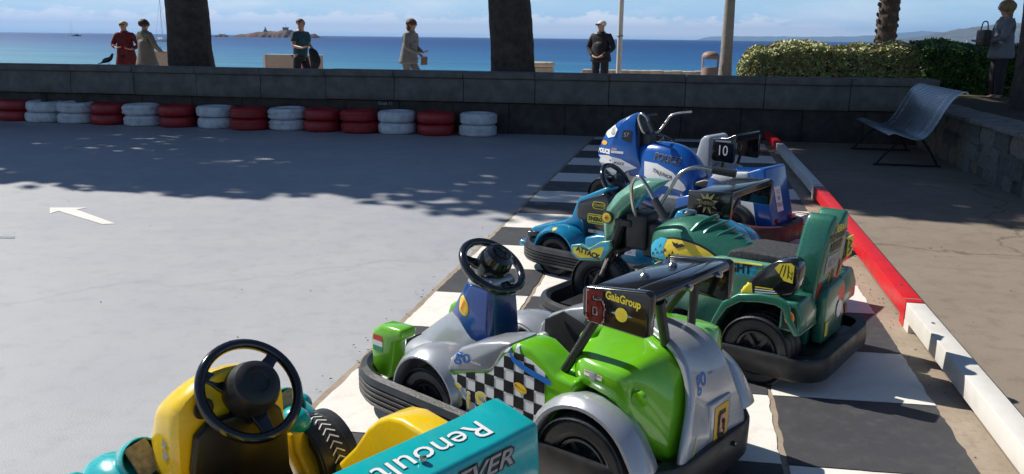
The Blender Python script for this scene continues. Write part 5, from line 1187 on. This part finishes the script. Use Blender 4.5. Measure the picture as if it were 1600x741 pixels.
ldecal('sticker', tk, grid_poly([(.335,.56),(.20,.555),(.05,.50),(-.06,.41),(-.08,.375),(-.06,.355),(.12,.385),(.24,.40),(.32,.44)]), WDC, .19, .003)
ltext(tk, 'ITALJUNIOR', .042, BDC, .14, .2, .475, bold=.001, rot=-.25, off=.006, sx=.85)
ldecal('sticker', tk, grid_poly([(.20,.14),(.18,.25),(.13,.31),(-.02,.31),(-.06,.28),(-.09,.14)]), WDC, .19, .003); ldecal('sticker', tk, grid_poly([(.175,.14),(.155,.24),(.12,.285),(-.01,.285),(-.04,.26),(-.065,.14)]), GDC, .19, .005)
q = MB(); q.lathe([(0,0),(.011,0),(.009,.006),(0,.008)], 10, c=(-.06,.185,.33), axis='y', closed=False); q.build('bolt', CHR, C)
q = MB(); q.prism([(-.12,.40),(-.14,.44),(-.22,.47),(-.32,.47),(-.34,.40)], -.13, .13); q.build('seat_pad', BLM, C, bev=.02)
q = MB(); q.prism([(.0,.10),(.0,.30),(-.25,.38),(-.40,.36),(-.42,.10)], -.17, .17); q.build('lower_body', BLU, C, bev=.02)
bx = [(-.27,.42),(-.30,.515),(-.36,.555),(-.46,.56),(-.60,.575),(-.70,.615),(-.745,.62),(-.80,.40),(-.86,.16),(-.45,.16),(-.36,.30)]
q = MB(); q.prism(bx, -.19, .19); bb = q.build('rear_box', BLU, C, bev=.018)
q = MB(); q.prism([(-.31,.50),(-.35,.547),(-.62,.578),(-.62,.54),(-.45,.50),(-.40,.48)], .13, .2); q.build('pannier_rail', WHP, C, bev=.01)
ldecal('sticker', bb, grid_poly([(-.56,.42),(-.66,.43),(-.72,.17),(-.62,.17)]), WDC, .19, .003); ldecal('sticker', bb, grid_poly([(-.47,.43),(-.535,.43),(-.545,.30),(-.47,.30)]), WDC, .19, .003); lshape(bb, oval(.04,.07), BDL, -.505, .2, .37, off=.005); lshape(bb, oval(.03,.05), BDC, -.65, .2, .22, off=.005); ltext(bb, 'POLICE', .022, BDC, -.37, .2, .46, off=.004)
decal('sticker', bb, rect(.11,.17), WDC, (-.80, .03, .38), Ru, (-.25,0,1), off=.003)
for k_, t_ in enumerate(('112', '00', 'ITALY')): decal('lettering', bb, text_mesh(t_, .04), BDC, (-.80, .03, .43-.045*k_), Ru, (-.25,0,1), off=.005)
for s in (1, -1):
    q = MB(); q.ball((-.85,.12*s,.22), (.02,.03,.02), 10); q.build('rear_lamp', mat('red_lens', (.25,.01,.01), .2, coat=.5), C)

# ------------------------------------------------------------------ KART NUMBER 10
D = thing('kiddie_kart', 'grey white kart with the number ten on its black wing, farthest in the row', 'kart', group='electric karts parked side by side', **pose(-.06, 8.15, 151))
bumper(D, .80, -.80, .38, rf=.3, rr=.22, split=-.1, band=(.08, .2))
GW = mat('grey_white_paint', (.42,.45,.50), .35, coat=.4, dirt=.15)
for s in (1, -1):
    wheel(D, .34, .29*s, .14, .10, side=s); wheel(D, -.48, .31*s, .16, .12, side=s)
    q = MB(); q.prism([(-.445,.69),(-.66,.70),(-.665,.50),(-.65,.48),(-.46,.49),(-.44,.51)], .235*s, .262*s); e = q.build('wing_endplate', BLK, D, bev=.006)
    if s == 1: ltext(e, '10', .13, WDC, -.55, .262, .585, bold=.0, sx=.85); lshape(e, rect(.15,.018), GDC, -.55, .262, .672)
    q = MB(); q.prism([(.2,.13),(.2,.28),(.05,.33),(-.28,.36),(-.32,.13)], .17*s, .31*s); q.build('side_pod', GW, D, bev=.02)
    fender(D, .34, .15, .18, .15, -5, 170, .18*s, .35*s, GW, 'front_fender')
q = MB(); q.prism([(-.47,.665),(-.47,.69),(-.58,.70),(-.655,.74),(-.665,.73),(-.66,.665)], -.234, .234); wb_ = q.build('wing_blade', BLK, D, bev=.005)
q = MB(); q.prism([(.0,.14),(-.05,.20),(-.15,.26),(-.24,.50),(-.28,.66),(-.32,.70),(-.37,.70),(-.40,.66),(-.42,.14)], -.17, .19); sh = q.build('seat_shell', GW, D, bev=.03)
lshape(sh, oval(.09,.09), BDC, -.28, .19, .42); lshape(sh, oval(.078,.078), GDC, -.28, .19, .42, off=.0035); lshape(sh, star(.03,.01,3,.5), BDC, -.28, .19, .42, off=.005)
loft([(-.38, [(0,.48),(.12,.47),(.22,.42),(.26,.30),(0,.25)]), (-.55, [(0,.44),(.14,.43),(.24,.38),(.28,.22),(0,.15)]), (-.72, [(0,.34),(.12,.33),(.22,.29),(.25,.18),(0,.13)])]).build('rear_hood', GW, D, sub=2, ang=60)
loft([(.10, [(0,.30),(.10,.30),(.17,.25),(.18,.12),(0,.11)]), (.30, [(0,.44),(.08,.43),(.13,.35),(.17,.14),(0,.11)]), (.46, [(0,.40),(.08,.38),(.13,.30),(.16,.14),(0,.11)]), (.66, [(0,.24),(.07,.23),(.12,.20),(.14,.14),(0,.11)])]).build('nose_cowl', GW, D, sub=2, ang=60)
steering(D, (.20, 0, .55), 40, colto=(.27,0,.40))
for s in (1, -1): q = MB(); q.tube([(-.50,.16*s,.42),(-.55,.18*s,.67)], .015, 8); q.build('wing_strut', BLM, D)

# ================================================================== PEOPLE AND THE PIGEON
def skin_mesh(V, Ed, Rd, sub=2):
    me = bpy.data.meshes.new('s'); me.from_pydata(V, Ed, []); o = bpy.data.objects.new('s', me); COL.objects.link(o)
    bm = bmesh.new(); bm.from_mesh(me); L = bm.verts.layers.skin.verify(); bm.verts.ensure_lookup_table()
    for i, v in enumerate(bm.verts):
        r_ = Rd[i]; v[L].radius = r_ if isinstance(r_, tuple) else (r_, r_); v[L].use_root = i == 0
    bm.to_mesh(me); bm.free(); o.modifiers.new('k', 'SKIN').use_smooth_shade = True
    q = o.modifiers.new('s', 'SUBSURF'); q.levels = sub
    dg = bpy.context.evaluated_depsgraph_get(); m2 = bpy.data.meshes.new_from_object(o.evaluated_get(dg)); COL.objects.unlink(o); bpy.data.objects.remove(o); return m2
def skinned(name, chains, m, parent, sub=2):
    """chains: list of [(point, radius), ...]; a chain may start with an index key shared by name"""
    V = []; Rd = []; Ed = []; key = {}
    for ch in chains:
        prev = None
        for it in ch:
            if isinstance(it, str): prev = key[it]; continue
            p, r_ = it[0], it[1]; V.append(p); Rd.append(r_); i = len(V)-1
            if len(it) > 2: key[it[2]] = i
            if prev is not None: Ed.append((prev, i))
            prev = i
    me = skin_mesh(V, Ed, Rd, sub); me.name = name; me.materials.clear(); me.materials.append(m)
    for p in me.polygons: p.use_smooth = True
    o = bpy.data.objects.new(name, me); COL.objects.link(o); o.parent = parent; return o
def hand_chain(key, w, d, up_=(0,0,0)):
    """palm and five fingers from wrist w along unit direction d"""
    w = Vector(w); d = Vector(d).normalized(); s = d.cross(Vector((0,0,1)) if abs(d.z) < .9 else Vector((0,1,0))).normalized(); n = s.cross(d)
    palm = w+d*.075; ch = [[key, (palm, (.030,.016), key+'p')]]
    for i, (o_, L) in enumerate(((-.030,.068),(-.010,.078),(.010,.074),(.030,.058))):
        b = palm+s*o_+d*.02; ch.append([key+'p', (b, .010), (b+d*L*.5+n*.008, .009), (b+d*L*.85+n*.028, .008)])
    ch.append([key, (w+d*.035+s*-.030, .012), (w+d*.070+s*-.050+n*.012, .010)]); return ch
def person(label, x, y, rz, H, arms, legs, outfit, lean=0., headturn=0., z0=.18, scale=1.):
    t = thing('person', label, 'person', (x, y, z0), rz); k = H/1.72; t.scale = (k*outfit.get('wide', 1.16), k*outfit.get('wide', 1.16), k)
    ly = lean
    pelvis, spine, chest, neck = (0,0,.93), (0,ly*.35,1.12), (0,ly*.8,1.33), (0,ly,1.47)
    hd = Vector((0, ly+.025, 1.56)); ang = headturn
    body = [[(pelvis, (.14,.10), 'pel'), (spine, (.125,.09), 'sp'), (chest, (.15,.10), 'ch'), (neck, .055, 'nk'), (tuple(hd), (.062,.070), 'h1'), (tuple(hd+Vector((0,.008,.075))), (.075,.088), 'h2'), (tuple(hd+Vector((0,-.005,.135))), (.055,.07))]]
    cloth = [[((0,0,.84), (.150,.110)), ((0,0,.95), (.175,.135), 'pel'), (spine, (.160,.125), 'sp'), (chest, (.170,.125), 'ch'), ((0,ly*.98,1.425), (.095,.075))]]
    for s, nm in ((-1,'L'), (1,'R')):
        el, wr = arms[0 if s < 0 else 1][:2]; hdn = arms[0 if s < 0 else 1][2]
        sh = (s*.165, ly*.85, 1.385)
        body += [['ch', (sh, .058), (el, .042), (wr, .028, 'w'+nm)]] + hand_chain('w'+nm, wr, hdn)
        cuff = Vector(el).lerp(Vector(wr), outfit.get('sleeve', .92)) if outfit.get('sleeve', .92) > 0 else Vector(sh).lerp(Vector(el), .75)
        cloth += [['ch', (sh, .075)] + ([(el, .058), (tuple(cuff), .045)] if outfit.get('sleeve', .92) > 0 else [(tuple(cuff), .062)])]
        kn, an, toe = legs[0 if s < 0 else 1]
        body += [['pel', ((s*.095,0,.88), .085), (kn, .055), (an, .036), (toe, .034)]]
    b = skinned('body', body, SKN, t)
    ht = Matrix.Translation(hd+Vector((0,0,.06))) @ Matrix.Rotation(ang, 4, 'Z')
    q = MB(); q.ball(ht @ Vector((0,.092,-.012)), (.013,.020,.022), 8); q.build('nose', SKN, t)
    for s in (-1, 1):
        q = MB(); q.ball(ht @ Vector((s*.078,-.005,-.01)), (.010,.020,.030), 8); q.build('ear', SKN, t)
        q = MB(); q.ball(ht @ Vector((s*.030,.080,.015)), (.011,.008,.008), 8); q.build('eye', BDC, t)
    q = MB(); q.ball(ht @ Vector((0,.080,-.055)), (.022,.010,.006), 8); q.build('mouth', mat('lips', (.30,.10,.08), .5), t)
    if outfit.get('glasses'):
        q = MB()
        for s in (-1, 1): q.ball(ht @ Vector((s*.033,.092,.015)), (.026,.006,.020), 10)
        q.tube([ht @ Vector((-.08,0,.02)), ht @ Vector((-.06,.085,.02)), ht @ Vector((.06,.085,.02)), ht @ Vector((.08,0,.02))], .004, 5); q.build('sunglasses', BLK, t)
    hr = outfit.get('hair')
    if hr:
        m_ = mat(hr[0], hr[1], .7, var=.35, scale=40, bump=.6); q = MB(); q.ball(ht @ Vector((0,-.022,.030)), hr[2], 18)
        q.v = [tuple(Vector(v)+Vector((noise.noise(Vector(v)*28), noise.noise(Vector(v)*28+Vector((9,0,0))), noise.noise(Vector(v)*28+Vector((0,9,0)))))*hr[3]) for v in q.v]; q.build('hair', m_, t)
        if len(hr) > 4:
            q = MB(); q.ball(ht @ Vector((0,-.055,-.07)), (.085,.06,.11), 14); q.v = [tuple(Vector(v)+Vector((noise.noise(Vector(v)*28), noise.noise(Vector(v)*28+Vector((9,0,0))), 0))*hr[3]) for v in q.v]; q.build('long_hair', m_, t)
    trn, trc = outfit['trousers']; tm = mat(trn, trc, .8, var=.15); tr = [[((0,0,.93), (.130,.090), 'pel')]]
    for i, s in ((0,-1), (1,1)):
        kn, an, toe = legs[i]; tr += [['pel', ((s*.090,0,.84), .090), (kn, .078), ((Vector(an)+Vector((0,0,.02))), .062)]]
    skinned('trousers', tr, tm, t)
    jn, jc = outfit['jacket']; jm = mat(jn, jc, .85, var=.18, scale=8, bump=.4, bscale=30)
    skinned('jacket' if outfit.get('sleeve', .92) > 0 else 'shirt', cloth, jm, t)
    if 'coat' in outfit:
        L, wd = outfit['coat']; q = MB(); rings = []
        for z, a_, b_ in ((1.30,.185,.135),(1.12,.175,.140),(1.0,.190,.150),(.85,.215,.175),(max(.70, L+.05),.228+wd*.3,.185+wd*.2),(L,.235+wd,.190+wd)):
            ring = []
            for j in range(28):
                a = 2*math.pi*j/28; f = 1+.035*math.sin(a*7+z*3)*(1.2-z)
                if outfit.get('open') and abs(((a-math.pi/2+math.pi) % (2*math.pi))-math.pi) < .26 and z < 1.2: f *= .62
                ring.append((a_*f*math.cos(a), ly*max(0, (z-.93)/.5)+b_*f*math.sin(a), z))
            rings.append(ring)
        q.rings(rings); q.build('coat', jm, t, sub=1, ang=80)
        q = MB(); q.lathe([(.085,1.40),(.098,1.43),(.080,1.475),(.066,1.48),(.07,1.44)], 20, c=(0,ly*.95,0), axis='z'); q.build('collar', jm, t)
    for i in (0, 1):
        kn, an, toe = legs[i]; a = Vector(an); f = Vector(toe); q = MB(); d = (f-a); d.z = 0
        q.tube([a+Vector((0,-.04,-.055)), a+Vector((0,.02,-.045)), a+d*.6+Vector((0,0,-.06)), a+d*1.1+Vector((0,0,-.065))], [.040,.048,.044,.030], 10); q.build('shoe', mat('dark_shoe', (.03,.028,.026), .5), t)
    return t
LEG = (((-.10,.02,.50),(-.105,-.01,.09),(-.12,.13,.035)), ((.10,.02,.50),(.105,-.01,.09),(.12,.13,.035)))
WALK = (((-.10,.16,.52),(-.10,.10,.10),(-.10,.25,.06)), ((.10,.02,.50),(.10,-.28,.14),(.10,-.16,.05)))
face = lambda deg: R(deg)-math.pi/2        # body faces +y locally
d_ = at_far
# red coated woman facing us, woman in beige seen from behind
person('woman in a dark red coat and pale cap facing the beige coat', -14.05, 19.0, face(-75), 1.66, (((-.30,-.03,1.12),(-.20,.18,1.02),(.6,.7,.1)), ((.27,.02,1.12),(.14,.20,1.06),(-.8,.5,0))), LEG, dict(jacket=('dark_red_wool', (.12,.010,.015)), trousers=('black_cloth', (.015,.015,.018)), hair=('straw_hair', (.45,.36,.18), (.098,.105,.085), .012), glasses=True, coat=(.56,.03), open=True))
person('woman with dark curly hair in a long beige coat seen from behind', -12.98, 18.3, face(70), 1.68, (((-.24,.10,1.12),(-.10,.26,1.06),(.6,.7,0)), ((.30,.02,1.10),(.33,.16,.95),(.2,.8,-.1))), LEG, dict(jacket=('beige_raincoat', (.165,.150,.125)), trousers=('brown_cloth', (.06,.045,.035)), hair=('dark_brown_hair', (.035,.022,.016), (.108,.115,.105), .022), coat=(.50,.08)), headturn=-.9)
# man in blue shirt with a dark jacket over his arm
pm = person('man in a dark teal shirt carrying a black jacket over his arm', -8.95, 18.3, face(-20), 1.74, (((-.27,-.02,1.13),(-.16,.20,1.02),(.7,.6,0)), ((.25,.08,1.12),(.26,.30,1.08),(.1,.9,.1))), (((-.10,.10,.50),(-.11,.06,.09),(-.11,.21,.035)), ((.10,-.02,.50),(.11,-.14,.10),(.12,0,.035))), dict(jacket=('teal_shirt', (.012,.06,.085)), sleeve=-1, trousers=('navy_cloth', (.012,.014,.022)), hair=('cropped_grey_hair', (.07,.055,.045), (.080,.092,.075), .005)), lean=.03)
jk = thing('folded_jacket', 'black jacket hanging over the forearm of the man in the teal shirt', 'jacket', (-8.60, 18.15, 1.08), R(-20)); q = MB(); rings = []
for z, a_, b_, o_ in ((.19,.04,.03,-.08),(.16,.11,.06,-.03),(.05,.14,.085,.0),(-.10,.16,.09,.06),(-.22,.11,.07,.05),(-.34,.10,.05,-.04),(-.46,.05,.03,-.08)):
    rings.append([(o_+.06+a_*(1+.15*math.sin(3*t_+z*9))*math.cos(t_), b_*(1+.15*math.cos(4*t_))*math.sin(t_), z) for t_ in [2*math.pi*j/20 for j in range(20)]])
q.rings(rings); q.build('cloth', mat('black_jacket_cloth', (.012,.012,.016), .85, var=.2), jk, sub=1)
# walker in pale suit with long hair
person('long-haired walker in a pale grey suit looking down, seen in profile', -6.42, 18.6, face(-12), 1.74, (((-.26,.02,1.12),(-.20,.20,1.00),(.3,.9,.2)), ((.24,.10,1.12),(.14,.32,.98),(.3,.8,-.6))), WALK, dict(jacket=('pale_grey_linen', (.20,.195,.19)), trousers=('pale_grey_trousers', (.22,.215,.21)), hair=('brown_hair', (.09,.045,.025), (.098,.110,.100), .018, True), coat=(.74,-.02)), lean=.07, headturn=0)
bag = thing('document_pouch', 'small light brown pouch in the hand of the walker in pale grey', 'pouch', (-6.02, 18.48, 1.02), R(-12)); q = MB(); q.prism([(-.07,-.10),(.09,-.09),(.10,.09),(-.06,.10)], -.015, .015); q.build('cover', mat('pouch_tan', (.22,.14,.10), .7), bag, bev=.006)
q = MB(); q.tube(smooth_path([(-.42,.05,.08),(-.25,.0,.04),(-.10,0,.06)], 5), .006, 6); q.build('strap', BLM, bag)
# man in black jacket with clasped hands facing us
person('white-haired man in a black jacket standing with clasped hands', -2.16, 20.0, face(-108), 1.78, (((-.27,.0,1.12),(-.08,.17,.93),(.9,.25,-.2)), ((.27,.0,1.12),(.08,.18,.93),(-.9,.2,-.2))), LEG, dict(jacket=('black_jacket', (.012,.013,.018)), trousers=('charcoal_trousers', (.015,.016,.022)), hair=('white_hair', (.62,.60,.56), (.084,.098,.078), .006), glasses=True, coat=(.80,-.03)), headturn=-.5)
# woman in sunglasses behind the right trunk
person('woman with curly light hair and sunglasses in a grey top beside the right trunk', 4.93, 15.4, face(185), 1.60, (((-.24,.10,1.12),(-.12,.30,1.05),(.4,.8,0)), ((.25,.05,1.12),(.16,.26,1.05),(-.3,.9,0))), LEG, dict(jacket=('grey_top', (.16,.17,.19)), trousers=('dark_trousers', (.02,.02,.026)), hair=('sandy_hair', (.26,.16,.08), (.115,.125,.115), .025, True), glasses=True, coat=(.74,-.02)), z0=.60)
bg_ = thing('handbag', 'dark brown shoulder bag held in front of the woman at the right edge', 'bag', (4.60, 15.30, 1.66), R(95)); q = MB(); q.prism([(-.15,-.16),(.15,-.16),(.17,.10),(-.17,.10)], -.06, .06); q.build('bag_body', mat('bag_brown', (.035,.018,.014), .6), bg_, bev=.03)
q = MB(); q.tube(smooth_path([(-.14,0,.09),(-.08,0,.22),(.08,0,.22),(.14,0,.09)], 6), .010, 8); q.build('handle', BLM, bg_)
# pigeon on the coping
pg = thing('pigeon', 'dark pigeon perched on the wall left of the two women', 'bird', (-10.12, wl(-10.12)+.16, .998), R(0))
PM = mat('pigeon_grey', (.030,.032,.040), .6, var=.3, scale=20)
skinned('body', [[((-.01,0,.085), (.036,.040), 'a'), ((.045,0,.115), (.042,.040)), ((.085,0,.155), (.026,.026)), ((.098,0,.195), (.022,.022)), ((.115,0,.200), (.014,.014))], ['a', ((-.09,0,.055), (.030,.022)), ((-.17,0,.030), (.024,.008)), ((-.21,0,.022), (.026,.006))]], PM, pg)
q = MB(); q.tube([(.125,0,.198),(.150,0,.190)], [.006,.001], 6); q.build('beak', BLM, pg)
for s in (-1, 1):
    q = MB(); q.ball((-.02,.034*s,.095), (.085,.012,.034), 12, M=Matrix.Rotation(R(-22), 4, 'Y')); q.build('wing', PM, pg)
    q = MB(); q.tube([(.02,.018*s,.07),(.022,.018*s,.006)], .004, 6)
    for a in (-.5, 0, .5): q.tube([(.022,.018*s,.004),(.022+.028*math.cos(a),.018*s+.028*math.sin(a),.002)], .0028, 5)
    q.build('leg', mat('bird_leg', (.20,.05,.04), .6), pg)

# ================================================================== LITTER ON THE GROUND
lv = MB(); r3 = random.Random(4)
def leaf(x, y, z):
    a = r3.uniform(0, 6.28); L = r3.uniform(.003, .011); w = L*r3.uniform(.12, .5); c_, s_ = math.cos(a), math.sin(a); P_ = [(-L,0,.001),(0,w,.004+r3.random()*.004),(L,0,.001),(0,-w,.003)]
    lv.add([(x+p*c_-q*s_, y+p*s_+q*c_, z+h_) for p, q, h_ in P_], [(0,1,2),(0,2,3)])
for i in range(400):
    if i < 60: leaf(r3.uniform(-7, -1.6), r3.uniform(2.6, 12.5), .001)
    elif i < 200: leaf(-1.52+r3.gauss(0, .05), r3.uniform(1.8, 13), .009)
    elif i < 320: leaf(1.17+r3.gauss(0, .05), r3.uniform(2.5, 13), .005)
    else: leaf(r3.uniform(1.5, 3.3), r3.uniform(4, 13), .001)
o = lv.build('fallen_leaves', mat('dry_leaf_litter', (.10,.065,.035), .8, var=.4, scale=3), flat=True); o['kind'] = 'stuff'
